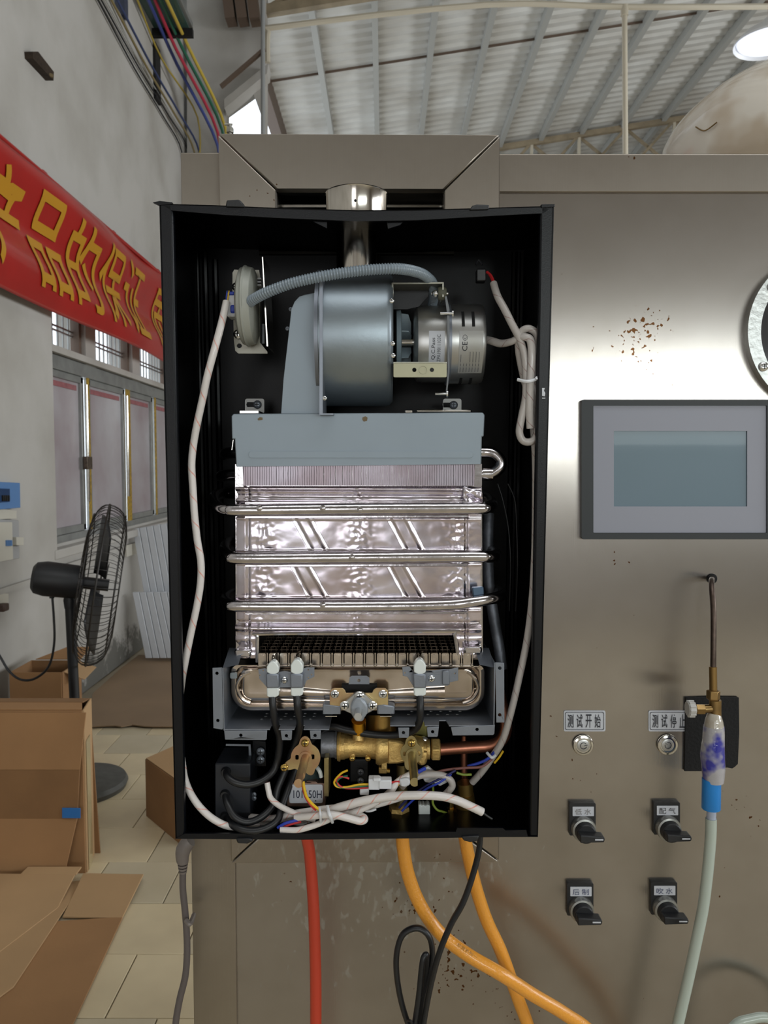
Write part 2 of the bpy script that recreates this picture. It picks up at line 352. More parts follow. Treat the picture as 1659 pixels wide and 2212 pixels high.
# left wall with a long window opening --------------------------------
z0w, z1w, z2w = 1.086, 2.262, 2.75; ya, yb = 4.93, 8.1
wl = struct('wall_left')
def wrect(y0, z0, y1, z1): return [(XW, y0, z0), (XW, y1, z0), (XW, y1, z1), (XW, y0, z1)]
MB().prism([wrect(-6, 0, 8.77, 9), wrect(ya, z0w, yb, z2w), wrect(5.1, 5.2, 6.65, 8.0)], (-.24, 0, 0)).build('plaster_face', PLASM, wl, smooth=0)
MB().box((XW + .035, 4.14, 1.6), (.07, 1.5, 3.2)).build('pillar', PLAST, wl)
MB().box((XW + .03, 6.5, z0w - .05), (.1, 3.3, .06)).build('window_ledge', PLAST, wl, bevel=.008)
MB().box((XW + .012, 6.5, z0w - .16), (.025, 3.3, .04)).build('lower_moulding', PLAST, wl, bevel=.006)
MB().box((XW + .082, 4.14, .93), (.022, 1.5, .03)).build('pillar_moulding', PLAST, wl)
# mould stain patches near the floor, torn plaster
w1 = struct('window_1')
xf = XW - .05
f = MB()
f.box((xf, 6.5, z0w + .02), (.08, 3.2, .05)); f.box((xf, 6.5, z1w), (.08, 3.2, .09))
f.box((xf, ya + .02, 1.7), (.07, .045, 1.15))
f.build('window_frame', ALU, w1, bevel=.003)
MB().box((xf + .02, 6.5, z1w + .075), (.1, 3.2, .045)).build('transom_rail', PLAST, w1, bevel=.003)
edges = [5.0, 5.63, 5.72, 6.52, 6.62, 7.3, 7.38, 8.05]
for i in range(0, 8, 2):
    a, b = edges[i], edges[i + 1]; zc = (z0w + .05 + z1w - .05) / 2; hh = z1w - .05 - z0w - .05
    q = MB()
    for yy in (a + .02, b - .02): q.box((xf + .01, yy, zc), (.03, .045, hh))
    for zz in (z0w + .07, z1w - .07): q.box((xf + .01, (a + b) / 2, zz), (.03, b - a, .045))
    q.build('sash', ALU, w1, bevel=.002)
    MB().box((xf, (a + b) / 2, zc), (.006, b - a - .06, hh - .06)).build('pane', FILM, w1)
    MB().box((xf + .006, (a + b) / 2 - .02, z1w - .13), (.004, b - a - .12, .035)).build('torn_film_strip', FILMR, w1)
for yy in (5.69, 6.57, 7.35, 8.05): MB().box((xf + .035, yy, (z0w + z1w) / 2), (.004, .05 if yy != 6.57 else .11, z1w - z0w)).build('measuring_tape_strip', TAPE, w1)
for yy in (5.62, 6.5): MB().cyl((xf + .05, yy, z0w + .25), (xf + .05, yy, z1w - .1), .011, 10).build('latch_rod', CHROME, w1)
MB().box((xf + .05, 5.62, 1.61), (.03, .1, .09)).build('latch', M('rusty_latch', (104, 92, 80), .6, .5, var=.5, vs=60), w1, bevel=.004)
# barred transom lights above
for a, b in ((ya, 5.66), (5.9, 6.72), (6.95, 7.9)):
    for z in (2.36, 2.50, 2.53):
        MB().box((xf - .05, (a + b) / 2, z), (.012, b - a, .012)).build('grille_rail', ALU, w1)
    n = int((b - a) / .085)
    for k in range(1, n): MB().box((xf - .05, a + (b - a) * k / n, 2.54), (.01, .012, .42)).build('grille_bar', ALU, w1)
    for yy in (a, b): MB().box((xf - .03, yy, 2.53), (.06, .05, .44)).build('transom_post', WOODB, w1)
for yy, w_ in ((5.78, .2), (6.83, .2), (8.0, .2)): MB().box((XW - .12, yy, 2.53), (.2, w_, .44)).build('transom_pier', PLAST, w1)
# upper window with canopy ---------------------------------------------
w2 = struct('window_2')
GLS = M('blue_grey_glass', (70, 84, 98), .2, .15)
MB().box((XW - .16, 5.87, 6.6), (.01, 1.5, 2.8)).build('pane', M('sky_pale_glass', (190, 192, 196), rough=.3), w2)  # opaque pale colour stands in for bright sky seen through the glass
for yy in (6.62,): MB().box((XW - .02, yy, 6.62), (.08, .09, 2.8)).build('mullion', M('slate_frame', (60, 66, 82), rough=.5), w2)
TEAL = M('teal_glass_canopy', (66, 92, 88), .1, .25)
MB().box((-1.93, 6.4, 5.56), (.32, 2.0, .012)).build('canopy_panel', TEAL, w2)
MB().box((-1.76, 6.6, 5.6), (.03, 1.7, .05)).build('canopy_edge', ALU, w2)
MB().box((-1.95, 7.42, 5.52), (.42, .05, .07)).build('canopy_bar', DARK, w2)
MB().box((XW + .01, 7.5, 5.2), (.03, .16, .5)).build('dark_bracket', DARK, w2)
# end wall with diagonal opening ---------------------------------------
we = struct('wall_far_left'); fe = yp(8.52)
MB().prism([P2(fe, [(404, -160), (571, -160), (571, 1600), (404, 1600)]), P2(fe, [(485, 232), (543, 190), (566, 254), (566, 420), (485, 420)])], (0, .25, 0)).build('plaster_face', PLAST, we, smooth=0)
MB().prism([P2(yp(8.35), [(484, 214), (579, 137), (577, 158), (485, 234)])], (0, .2, 0)).build('diagonal_brace', PLAST, we)
MB().bar(fe(488, 212) - V((0, .25, 0)), fe(580, 133) - V((0, .25, 0)), .05, .03).build('brace_edge', WOODB, we)
for k in range(3): MB().bar(yp(8.3)(500 + 26 * k, 48), yp(8.3)(486 + 26 * k, -60), .1, .18, (0, 1, 0)).build('dark_rafter_end', WOODB, we)
# roof ------------------------------------------------------------------
ceil = struct('ceiling'); HR = 5.45
def rz(x): return 1.6 + HR + .155 * x
def corr(y0, y1):
    m = MB(); vs = []; fs = []; n = 0; y = y0
    prof = [(0, 0), (.045, .028), (.075, .028), (.12, 0)]
    ys = []
    while y < y1 - .01:
        for dy, dz in prof: ys.append((y + dy, dz))
        y += .2
    ys.append((y, 0))
    xs = [-1.75, -1.6, 9]
    for (yy, dz) in ys:
        for x in xs: vs.append((x, yy, rz(x) + .02 + dz))
    for i in range(len(ys) - 1):
        for k in range(2): fs.append((i * 3 + k, i * 3 + k + 1, i * 3 + k + 4, i * 3 + k + 3))
    o = len(vs); vs2 = [(x, y, z + .006) for x, y, z in vs]
    m.add(vs, fs); m.add(vs2, fs); return m
for a, b in ((-6, -.9), (3.05, 5.05), (5.05, 8.05), (8.05, 11.05), (11.05, 14.05), (14.05, 17.05), (17.05, 20.05)):
    corr(a, b).build('roof_sheet', ROOFM, ceil, smooth=0)
corr(-.9, 3.05).build('roof_sheet', ROOFM, ceil, smooth=0)
for y in (11.05,): MB().bar((-1.6, y, rz(-1.6) - .005), (9, y, rz(9) - .005), .014, .03).build('sheet_lap', WOODB, ceil)
for k in range(15):
    x = -.84 + .73 * k; MB().box((x, 7, rz(x) - .05), (.075, 26, .12)).build('purlin', PURL, ceil)
MB().box((-1.62, 7, rz(-1.62) - .1), (.16, 26, .3)).build('edge_beam', WOODB, ceil)
def truss(Y, zb, zt, x0, x1, name='roof_truss'):
    t = bpy.data.objects.new(name, None); COL.objects.link(t); t.parent = ceil
    MB().bar((x0, Y, zb(x0)), (x1, Y, zb(x1)), .09, .1).build('bottom_chord', TRUSS, t)
    MB().bar((x0, Y, zt(x0)), (x1, Y, zt(x1)), .09, .09).build('top_chord', TRUSS, t)
    x = x0; s = .85; k = 0
    while x < x1 - .3:
        MB().bar((x, Y, zb(x)), (x + s, Y, zt(x + s)), .045, .045).build('web_bar', TRUSS, t)
        MB().bar((x + s, Y + .05, zb(x + s)), (x, Y + .05, zt(x)), .045, .045).build('web_bar', TRUSS, t)
        MB().bar((x, Y, zb(x)), (x, Y, zt(x)), .05, .05, (0, 1, 0)).build('web_post', CREAM, t); x += s
truss(8.7, lambda x: 6.62 + .155 * x, lambda x: 6.98 + .155 * x, -1.3, 8.5)
truss(14.5, lambda x: 6.15 + .155 * x, lambda x: 6.95 + .155 * x, -1.6, 8.9)
# distant enclosing walls
wb = struct('wall_behind')
MB().prism([[(-2.2, -6, 0), (9, -6, 0), (9, -6, 9), (-2.2, -6, 9)], [(1.05, -6, 1.74), (5.35, -6, 1.74), (5.35, -6, 2.54), (1.05, -6, 2.54)], [(-1.7, -6, .4), (-.1, -6, .4), (-.1, -6, 3), (-1.7, -6, 3)]], (0, -.2, 0)).build('plaster_face', WBACK, wb, smooth=0)
wr = struct('wall_right')
MB().prism([[(9, -6, 0), (9, 20, 0), (9, 20, 9), (9, -6, 9)], [(9, -3.5, 2.1), (9, 9.5, 2.1), (9, 9.5, 4.3), (9, -3.5, 4.3)]], (.2, 0, 0)).build('plaster_face', M('warm_dark_wall', (120, 108, 92), rough=.9), wr, smooth=0)
wf = struct('wall_far')
MB().box((3.7, 20.2, 4.2), (10.8, .2, 8.6)).build('plaster_face', M('far_dim_wall', (112, 106, 98), rough=.9), wf)

# ================================================================ THINGS IN THE HALL
# cream conduit
cp = thing('ceiling_conduit', 'cream conduit run under the roof with one long drop behind the bench', 'pipe', (2.5, 8.6, 6))
fq = yp(8.55)
MB().tube([fq(578, 135), fq(579, 70), fq(600, 58), fq(1050, 10), fq(1350, 15), fq(1700, 14)], .03, 8, 4).build('run_pipe', CREAM, cp)
MB().cyl(fq(1349, 15), fq(1353, 700), .028, 10).build('drop_pipe', CREAM, cp)
MB().cyl(fq(1349, 12), fq(1349, 34), .04, 10).build('tee', CREAM, cp)
RISER = M('dull_grey_pipe', (140, 142, 142), rough=.5)
tag(MB().cyl(yp(8.25)(568, -60), yp(8.25)(568, 900), .022, 10).build('conduit_riser', RISER), 'thin grey pipe rising up the end of the white wall by the roof', 'pipe')
# high bay lamp
lp = thing('high_bay_lamp', 'round white high-bay lamp under the roof at upper right', 'lamp', yp(8)(1660, 85))
c = yp(8)(1662, 90)
MB().lathe(c + V((0, 0, .22)), (0, 0, -1), [(0, .05), (.06, .1), (.13, .24), (.22, .33), (.24, .33), (.2, .3), (.12, .22)], 32, cap=False).build('shade', WPL, lp)
m_, t_, b_ = nt('lamp_diffuser'); b_.inputs['Emission Color'].default_value = (.75, .82, 1, 1); b_.inputs['Emission Strength'].default_value = 1.1
MB().lathe(c + V((0, 0, .02)), (0, 0, -1), [(0, .3), (.02, .29), (.05, .15), (.055, .02)], 32).build('diffuser', m_, lp)
MB().cyl(c + V((0, 0, .2)), c + V((0, 0, 1.3)), .02, 8).build('stem', PURL, lp)
# bracket on wall
OLDB = M('dull_bolt', (110, 96, 70), .6, .6)
MB().prism([[wp(*p, XW) for p in A1((145, 310), (178, 308), (275, 430), (272, 482), (148, 350))]], (.05, 0, 0)).build('wall_bracket', M('rusty_steel', (62, 50, 40), .5, .7, var=.4, vs=40))
wbk = bpy.data.objects['wall_bracket']; tag(wbk, 'dark rusty steel bracket stuck on the upper left white wall', 'bracket')
MB().cyl(wp(99, 159, XW + .03), wp(99, 159, XW + .03) + V((.03, .03, 0)), .012, 8).build('bolt', OLDB, wbk)
# wall cables
for i, (a, b, col, r) in enumerate([((585, 0), (1085, 905), 'dark', .0075), ((605, 0), (1125, 905), 'dark', .0075), ((632, 0), (1143, 905), 'grey', .006), ((665, 0), (1160, 905), 'tan', .010), ((700, 0), (1190, 905), 'blue', .010)]):
    mt = {'dark': RUB, 'grey': PURL, 'tan': M('tan_cable', (120, 106, 70)), 'blue': M('navy_cable', (44, 56, 92))}[col]
    p0 = wp(*A1(a)[0], XW + .02); p1 = wp(*A1(b)[0], XW + .02) if i < 3 else yp(8.42)(*A1(b)[0]); d = (p1 - p0)
    lab = ['lowest of the dark cables running along the left wall', 'second lowest dark cable running along the left wall', 'thin grey cable above the dark ones on the left wall', 'tan cable between grey and navy cables on the left wall', 'navy blue cable above the tan one on the left wall'][i]
    q = [p0 - d * .25, p0, p0 + d * .35 + V((0, 0, -.02)), p0 + d * .7 + V((0, 0, .015)), p1, p1 + V((0, .05, -.5))]
    tag(MB().tube(q, r, 8, 5).build('wall_cable', mt), lab, 'cable', 'cables along the upper left wall')
for i, (a, b, c_, col, lab) in enumerate([((885, 0), (1055, 380), (1300, 870), (52, 66, 128), 'blue plastic tube strung below the upper canopy'),
        ((925, 0), (1050, 290), (1300, 790), (168, 44, 66), 'red plastic tube strung below the upper canopy'),
        ((960, 0), (1085, 280), (1328, 780), (30, 92, 70), 'green plastic tube strung below the upper canopy'),
        ((995, 0), (1130, 290), (1345, 760), (182, 158, 62), 'thick yellow plastic tube, rightmost of the strung ones'),
        ((820, 0), (965, 350), (1180, 700), (160, 140, 60), 'thin yellow cord closest to the wall among the coloured ones')]):
    X = [-1.98, -1.93, -1.88, -1.82, -2.07][i]
    p = [wp(*A1(q)[0], X) for q in (a, b)] + [yp(8.36)(*A1(c_)[0])]
    tag(MB().tube([p[0] - (p[1] - p[0]) * .6] + p + [p[2] + V((0, 0, -.6))], .016 if i < 4 else .009, 8, 5).build('coloured_tube', M('tube_colour', col, rough=.4)), lab, 'tube', 'coloured tubes strung along the left wall')
tapv = thing('bleed_valve', 'small metal valve standing on the bench top in the bright opening', 'valve', yp(.922)(497, 290))
q = yp(.922); VM = M('dull_valve_metal', (150, 148, 140), .7, .45)
MB().cyl(q(497, 292), q(497, 268), .002, 12).build('valve_body', VM, tapv)
MB().lathe(q(497, 287), (0, 0, 1), [(0, .0045), (.004, .0045), (.006, .003)], 6).build('nut', VM, tapv)
MB().cyl(q(485, 269), q(502, 269), .0012, 8).build('lever', VM, tapv)
# banner -----------------------------------------------------------------
bn = thing('hanging_banner', 'long red fabric banner with yellow characters hung along the left wall', 'banner', (XW + .12, 5.4, 2.5))
ZB, ZT = 2.50, 3.275
def bfold(y, z):
    t = (z - ZB) / (ZT - ZB)
    return .05 + .04 * math.sin(t * 9 + .5 * math.sin(y * 1.3)) + .02 * math.sin(y * 2.3 + t * 2) + .03 * (1 - t)
REDF = M('red_banner_cloth', (160, 30, 26), rough=.34, coat=.2, var=.12, vs=3)
def bs(u, v): y = 3.0 + 4.9 * u; z = ZB + (ZT - ZB) * v + .02 * math.sin(y * 1.1) * v; return V((XW + .09 + bfold(y, z), y, z))
MB().grid(bs, 120, 40).build('cloth', REDF, bn, smooth=180, recalc=False)
bn_c = [x for x in COL.objects if x.name == 'cloth'][0]; so = bn_c.modifiers.new('thick', 'SOLIDIFY'); so.thickness = .003; so.offset = -1
MB().cyl((XW + .13, 2.9, ZT + .01), (XW + .13, 8.0, ZT + .01), .014, 10).build('hanging_rod', REDF, bn)
for y in (4.75, 5.95, 7.1): MB().box((XW + .1, y, ZT + .03), (.03, .06, .04)).build('hanging_clip', REDF, bn, bevel=.004)
YELF = M('yellow_banner_print', (178, 128, 26), rough=.4)
for k, ch in ((-1, '产'), (0, '品'), (1, '的'), (2, '保'), (3, '证'), (4.55, '质'), (5.55, '量')):
    y0 = 4.49 + .515 * k; y1 = y0 + .44
    o = text('banner_character', ch, [(XW + .098, y0, 3.16), (XW + .098, y1, 3.16), (XW + .098, y1, 2.60), (XW + .098, y0, 2.60)], YELF, bn, off=(0, 0, 0), sub=4, disp=lambda c_: V((bfold(c_.y, c_.z), 0, 0)), bold=.009)
# fan ----------------------------------------------------------------------
fx, fy = -1.53, 3.8
fan = thing('pedestal_fan', 'large black pedestal fan with wire cage turned sideways before the white wall', 'fan', (fx, fy, 0))
FANM = M('dusty_black_metal', (40, 36, 32), .3, .5, var=.3, vs=20)
bc = V((fx + .02, fy, 0))
MB().lathe(bc, (0, 0, 1), [(0, .225), (.025, .235), (.045, .225), (.06, .12), (.09, .05)], 48).build('round_base', M('grey_fan_base', (84, 84, 80), rough=.6, var=.2, vs=30), fan)
MB().cyl(bc + V((0, 0, .06)), (fx, fy, .93), .024, 16).build('pole', PLA, fan)
MB().lathe((fx, fy, .9), (0, 0, 1), [(0, .026), (.04, .03), (.08, .022)], 16).build('tilt_joint', PLA, fan)
ax = V((.93, .29, -.155)).normalized(); hub = yp(3.83)(212, 1262)
cc = yp(3.83)(207, 1258); up = (V((0, 0, 1)) - ax * ax.z).normalized(); sd = ax.cross(up)
mo = hub - ax * .2
MB().lathe(hub - ax * .30, ax, [(0, .055), (.015, .075), (.06, .085), (.2, .082), (.23, .07), (.235, .03)], 24).build('motor_housing', PLA, fan)
o = MB().box(hub - ax * .16 + sd * .084 * (-1), (.04, .003, .02), (ax, sd, up)).build('rating_sticker', STK, fan)
MB().bar((fx, fy, .96), hub - ax * .13 - up * .06, .03, .03).build('neck', PLA, fan)
MB().cyl(hub - ax * .07, hub + ax * .05, .03, 16).build('hub', PLA, fan)
Rg = .395; gm = MB()
for i in range(60):
    a = 2 * math.pi * i / 60; e = up * math.cos(a) + sd * math.sin(a)
    gm.tube([hub - ax * .07 + e * .06, hub - ax * .08 + e * .25, hub - ax * .05 + e * .36, hub - ax * .0 + e * Rg, hub + ax * .07 + e * .36, hub + ax * .1 + e * .25, hub + ax * .1 + e * .06], .0016, 4, 3)
gm.build('cage_wires', FANM, fan, kind='stuff')
for off_, r_, w_ in ((0, Rg, .005), (-.08, .25, .003), (.1, .25, .003), (.1, .06, .004), (-.065, .34, .003), (.08, .34, .003)):
    pts = [hub + ax * off_ + (up * math.cos(a * math.pi / 24) + sd * math.sin(a * math.pi / 24)) * r_ for a in range(49)]
    MB().tube(pts, w_, 6, 1).build('cage_ring', FANM, fan)
for k in range(3):
    a0 = k * 2.094 + .3
    def bl(u, v, a0=a0):
        r = .05 + .29 * v; a = a0 + (u - .5) * (1.1 - .25 * v); return hub + (up * math.cos(a) + sd * math.sin(a)) * r + ax * (.03 * (u - .5) * 2)
    b_o = MB().grid(bl, 10, 8).build('fan_blade', PLA, fan, recalc=False); s_ = b_o.modifiers.new('t', 'SOLIDIFY'); s_.thickness = .004
pc = yp(3.8)
MB().tube([pc(112, 1280), pc(116, 1330), pc(117, 1390), pc(105, 1440), pc(75, 1466), pc(45, 1468), pc(20, 1450), pc(0, 1418), pc(-30, 1370)], .006, 8).build('power_cord', RUB, fan)
MB().cyl(pc(112, 1276), pc(112, 1292), .012, 10).build('cord_grommet', RUB, fan)
# metal sheets leaning --------------------------------------------------------
SHT = M('pale_grey_profiled_sheet', (206, 210, 216), .2, .4, var=.06, vs=4)
def leaning(name, pts, n, lab, Y):
    t = thing(name, lab, 'metal sheet', yp(Y)(*pts[3]), 'profiled metal sheets leaning by the wall')
    TL, TR, BR, BL = [yp(Y + e)(*p) for p, e in zip(pts, (.05, .05, 0, 0))]
    for k in range(n):
        a, b = k / n, (k + .93) / n
        MB().prism([[TL.lerp(TR, a), TL.lerp(TR, b), BL.lerp(BR, b), BL.lerp(BR, a)]], (0, .02, 0)).build('sheet_rib', SHT, t, bevel=.004)
        MB().prism([[TL.lerp(TR, a), TL.lerp(TR, a + 1 / n), BL.lerp(BR, a + 1 / n), BL.lerp(BR, a)]], (0, .004, 0)).build('sheet_web', SHT, t).location = (0, .03, 0)
leaning('profiled_sheet', [(286, 1143), (420, 1120), (470, 1420), (336, 1422)], 9, 'taller stack of pale ribbed metal sheets leaning behind the lower one', 6.42)
leaning('profiled_sheet', [(286, 1280), (420, 1278), (454, 1422), (314, 1422)], 9, 'shorter pale ribbed metal sheet standing on the floor in front of the taller', 6.24)
# switch boxes on pillar ----------------------------------------------------------
XP = XW + .072
def pbox(name, pts, th, mat, parent=None, **k): return MB().prism([[wp(*p, XP) for p in pts]], (th, 0, 0)).build(name, mat, parent, **k)
BLUEB = M('blue_plastic', (84, 122, 170), rough=.4); CREB = M('cream_plastic', (186, 182, 170), rough=.5)
bb = thing('breaker_box', 'blue framed breaker box on the pillar at the left edge', 'breaker box', wp(10, 1070, XP))
pbox('frame', [(-40, 1040), (24, 1043), (25, 1097), (-40, 1102)], .05, BLUEB, bb, bevel=.004)
MB().prism([[wp(*p, XP + .052) for p in ((-30, 1054), (20, 1056), (20, 1084), (-30, 1088))]], (.003, 0, 0)).build('window', M('dark_blue_window', (40, 62, 96), rough=.2), bb)
for k in range(4): MB().box(wp(6 + 4 * k, 1076, XP + .058), (.012, .012, .03)).build('breaker_toggle', DARK, bb)
gb = thing('open_switch_box', 'open grey electrical box with blue breaker switches at the left edge', 'switch box', wp(10, 1165, XP))
pbox('back_box', [(-40, 1120), (29, 1124), (31, 1206), (-40, 1218)], .03, M('grey_box', (150, 150, 150), rough=.5), gb, bevel=.003)
pbox('door', [(-40, 1128), (2, 1128), (4, 1208), (-40, 1216)], .06, CREB, gb)
pbox('breaker', [(12, 1160), (28, 1161), (28, 1178), (12, 1178)], .06, CREB, gb, bevel=.002)
for k in range(3): MB().box(wp(15 + 4 * k, 1173, XP + .064), (.012, .014, .03)).build('breaker_toggle', BLUEB, gb)
MB().tube([wp(*p, XP + .05) for p in ((5, 1195), (12, 1190), (17, 1196), (10, 1204), (4, 1203))], .004, 6).build('loose_wire', RED, gb)
tag(MB().prism([[wp(*p, XP) for p in ((-20, 1098), (24, 1103), (24, 1120), (-20, 1122))]], (.03, 0, 0)).build('cable_trunking', CREB, None), 'cream trunking piece between blue breaker box and open grey box', 'trunking')
sw = tag(pbox('wall_switch', [(-30, 1281), (11, 1282), (11, 1303), (-30, 1304)], .02, CREB, None, bevel=.003), 'cream wall switch with a burnt plug below at left edge', 'switch')
MB().box(wp(5, 1312, XP + .03), (.05, .06, .04)).build('plug', M('brown_plug', (70, 52, 44), rough=.5), sw, bevel=.008)
tag(MB().prism([[wp(*p, XW) for p in ((266, 1178), (290, 1172), (290, 1196), (266, 1203))]], (.03, 0, 0)).build('wall_socket', CREB, None, bevel=.003), 'small cream wall socket under the window ledge beside metal sheets', 'socket')
# cardboard ---------------------------------------------------------------------
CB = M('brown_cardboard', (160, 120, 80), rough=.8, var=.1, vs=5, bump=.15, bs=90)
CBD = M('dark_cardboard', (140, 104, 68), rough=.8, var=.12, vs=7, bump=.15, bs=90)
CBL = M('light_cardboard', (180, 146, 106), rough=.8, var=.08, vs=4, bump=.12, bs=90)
TAPEC = M('packing_tape', (170, 152, 110), rough=.2, coat=.5)
def panel(name, a, b, c, d, th, mat, parent, **k):
    n = (V(b) - V(a)).cross(V(d) - V(a)).normalized() * th; return MB().prism([[V(a), V(b), V(c), V(d)]], n).build(name, mat, parent, bevel=.001, **k)
bx = thing('carton', 'tall standing brown carton with its flaps hanging down, left foreground', 'carton', (-1.5, 3.15, 0), 'cartons on the floor')
x1 = fp(186, 1885).x; yb_ = fp(186, 1885).y; zt = .648; x0 = x1 - .95; dd = .16
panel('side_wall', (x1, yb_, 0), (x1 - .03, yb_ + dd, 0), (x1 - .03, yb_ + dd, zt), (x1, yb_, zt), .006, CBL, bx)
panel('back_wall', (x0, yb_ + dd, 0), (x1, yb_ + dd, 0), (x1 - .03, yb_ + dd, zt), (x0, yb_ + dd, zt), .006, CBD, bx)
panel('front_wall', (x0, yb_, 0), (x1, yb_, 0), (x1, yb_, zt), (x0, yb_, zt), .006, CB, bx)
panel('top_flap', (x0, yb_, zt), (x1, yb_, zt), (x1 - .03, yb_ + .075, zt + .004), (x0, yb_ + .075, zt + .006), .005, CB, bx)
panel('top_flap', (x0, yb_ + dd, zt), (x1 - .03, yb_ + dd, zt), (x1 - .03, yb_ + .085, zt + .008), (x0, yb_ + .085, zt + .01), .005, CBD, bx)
zs = [zt - .005, zt - .22, zt - .42, .02]
ys_ = [yb_ - .01, yb_ - .035, yb_ - .02, yb_ - .06]
for k in range(3):
    e = [.02, -.0, -.02, -.06]
    panel('hanging_flap', (x0, ys_[k + 1], zs[k + 1]), (x1 + e[k + 1], ys_[k + 1], zs[k + 1]), (x1 + e[k], ys_[k], zs[k]), (x0, ys_[k], zs[k]), .005, CB if k != 1 else CBD, bx)
panel('tape_strip', (x1 + .004, yb_ + .02, 0), (x1 - .011, yb_ + .1, 0), (x1 - .011, yb_ + .1, zt * .8), (x1 + .004, yb_ + .02, zt * .8), .001, TAPEC, bx)
panel('blue_tape', (x1 - .075, yb_ - .034, .235), (x1 - .003, yb_ - .036, .235), (x1 - .003, yb_ - .034, .275), (x1 - .075, yb_ - .032, .275), -.002, M('blue_tape', (40, 110, 180), rough=.4), bx)
b2 = thing('carton', 'open carton whose top shows behind the tall one, under the fan', 'carton', (-1.75, 4.0, 0), 'cartons on the floor')
qa = lambda px, Y: yp(Y)(px, 1500).x
zz = .53; xa, xb = qa(22, 4.0), qa(134, 4.0)
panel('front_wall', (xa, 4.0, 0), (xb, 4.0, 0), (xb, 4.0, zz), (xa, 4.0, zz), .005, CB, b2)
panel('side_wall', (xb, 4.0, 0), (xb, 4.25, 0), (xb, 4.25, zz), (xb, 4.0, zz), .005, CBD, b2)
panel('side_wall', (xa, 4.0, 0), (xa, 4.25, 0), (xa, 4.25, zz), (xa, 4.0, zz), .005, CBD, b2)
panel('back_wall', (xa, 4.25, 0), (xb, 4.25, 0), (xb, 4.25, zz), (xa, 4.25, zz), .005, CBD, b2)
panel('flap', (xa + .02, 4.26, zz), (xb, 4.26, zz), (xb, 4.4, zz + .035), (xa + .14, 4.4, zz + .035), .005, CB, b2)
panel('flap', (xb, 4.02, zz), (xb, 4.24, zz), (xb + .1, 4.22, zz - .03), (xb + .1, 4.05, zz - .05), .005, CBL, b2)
b3 = thing('carton', 'small worn carton on the tiles right beside the black heater', 'carton', (-.9, 3.5, 0), 'cartons on the floor')
A = fp(318, 1762); Bq = A + (fp(378, 1812) - A).normalized() * .36; n3 = V((-(Bq - A).y, (Bq - A).x, 0)).normalized() * .34; h3 = .265; U = V((0, 0, h3))
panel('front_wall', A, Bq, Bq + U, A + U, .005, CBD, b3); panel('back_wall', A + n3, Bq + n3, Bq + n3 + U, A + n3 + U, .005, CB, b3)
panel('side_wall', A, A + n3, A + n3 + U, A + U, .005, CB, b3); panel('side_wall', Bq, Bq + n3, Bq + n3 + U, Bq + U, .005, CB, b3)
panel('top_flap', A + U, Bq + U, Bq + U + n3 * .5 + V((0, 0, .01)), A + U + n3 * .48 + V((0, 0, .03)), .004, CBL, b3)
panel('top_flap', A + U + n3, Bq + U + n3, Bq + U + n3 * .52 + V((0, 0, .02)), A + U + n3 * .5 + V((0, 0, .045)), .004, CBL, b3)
fc = thing('flattened_carton', 'flattened light brown carton lying across the left foreground floor', 'cardboard', (-1.3, 2.4, 0))
def G(px, py, z): return fp(px, py, z)
panel('lower_panel', G(110, 1990, .012), G(265, 1980, .012), G(60, 2420, .012), G(-300, 2420, .012), .006, CB, fc)
panel('lower_panel', G(180, 1886, .03), G(310, 1888, .03), G(264, 1982, .012), G(135, 1980, .012), .006, CBL, fc)
panel('upper_panel', G(-200, 1886, .05), G(162, 1888, .05), G(125, 1960, .02), G(-230, 2230, .02), .006, CBL, fc)
panel('upper_panel', G(60, 1872, .06), G(176, 1872, .06), G(164, 1888, .05), G(44, 1888, .05), .006, CBL, fc)
panel('middle_panel', G(-500, 2000, .018), G(182, 1900, .018), G(30, 2130, .018), G(-400, 2450, .018), .005, CBL, fc)
mt_ = tag(MB().prism([[fp(px, py, .012) for px, py in [(188, 1572), (215, 1570), (250, 1569), (262, 1571), (285, 1567), (310, 1570), (330, 1571), (372, 1571), (480, 1572), (460, 1440), (360, 1418), (300, 1416), (262, 1444), (200, 1500)]]], (0, 0, .006)).build('floor_cardboard', M('brown_floor_board', (140, 116, 90), rough=.6, var=.18, vs=2.2), None), 'large brown cardboard sheet with ragged edge covering the floor toward the back', 'cardboard')
# ================================================================ TEST BENCH
bench = thing('test_bench', 'large brushed stainless steel test bench behind the heater with screen and switches', 'test bench', (.3, 1.4, 0))
YP, YC, YF = .93, .926, .914
f = yp(YP); fc_ = yp(YC); ff = yp(YF)
zt_ = f(1300, 410).z; xl = f(512, 2100).x; XR = 1.35
hole = P2(f, [(597, 400), (958, 400), (953, 1770), (604, 1770)])
MB().prism([[(xl, YP, 0), (XR, YP, 0), (XR, YP, zt_), (xl, YP, zt_)], hole], (0, .02, 0)).build('front_panel', STEEL, bench, smooth=0, label='brushed stainless front panel with water stains')
rc = (hole[0] + hole[2]) / 2; w_ = hole[1].x - hole[0].x + .06; h_ = hole[0].z - hole[3].z + .06
MB().prism([[(rc.x - w_ / 2, YP + .02, rc.z - h_ / 2), (rc.x + w_ / 2, YP + .02, rc.z - h_ / 2), (rc.x + w_ / 2, YP + .02, rc.z + h_ / 2), (rc.x - w_ / 2, YP + .02, rc.z + h_ / 2)], [p + V((0, .02, 0)) for p in hole]], (0, .3, 0)).build('recess_box', DARK, bench, smooth=0)
MB().box((rc.x, YP + .31, rc.z), (w_, .01, h_)).build('recess_back', DARK, bench)
a = fc_(1080, 332); b = fc_(1640, 331)
MB().prism([[(a.x - .2, YC, a.z - .043), (XR, YC, a.z - .043), (XR, YC, a.z), (a.x - .2, YC, a.z)]], (0, .05, 0)).build('top_rail', STEEL2, bench, bevel=.0012)
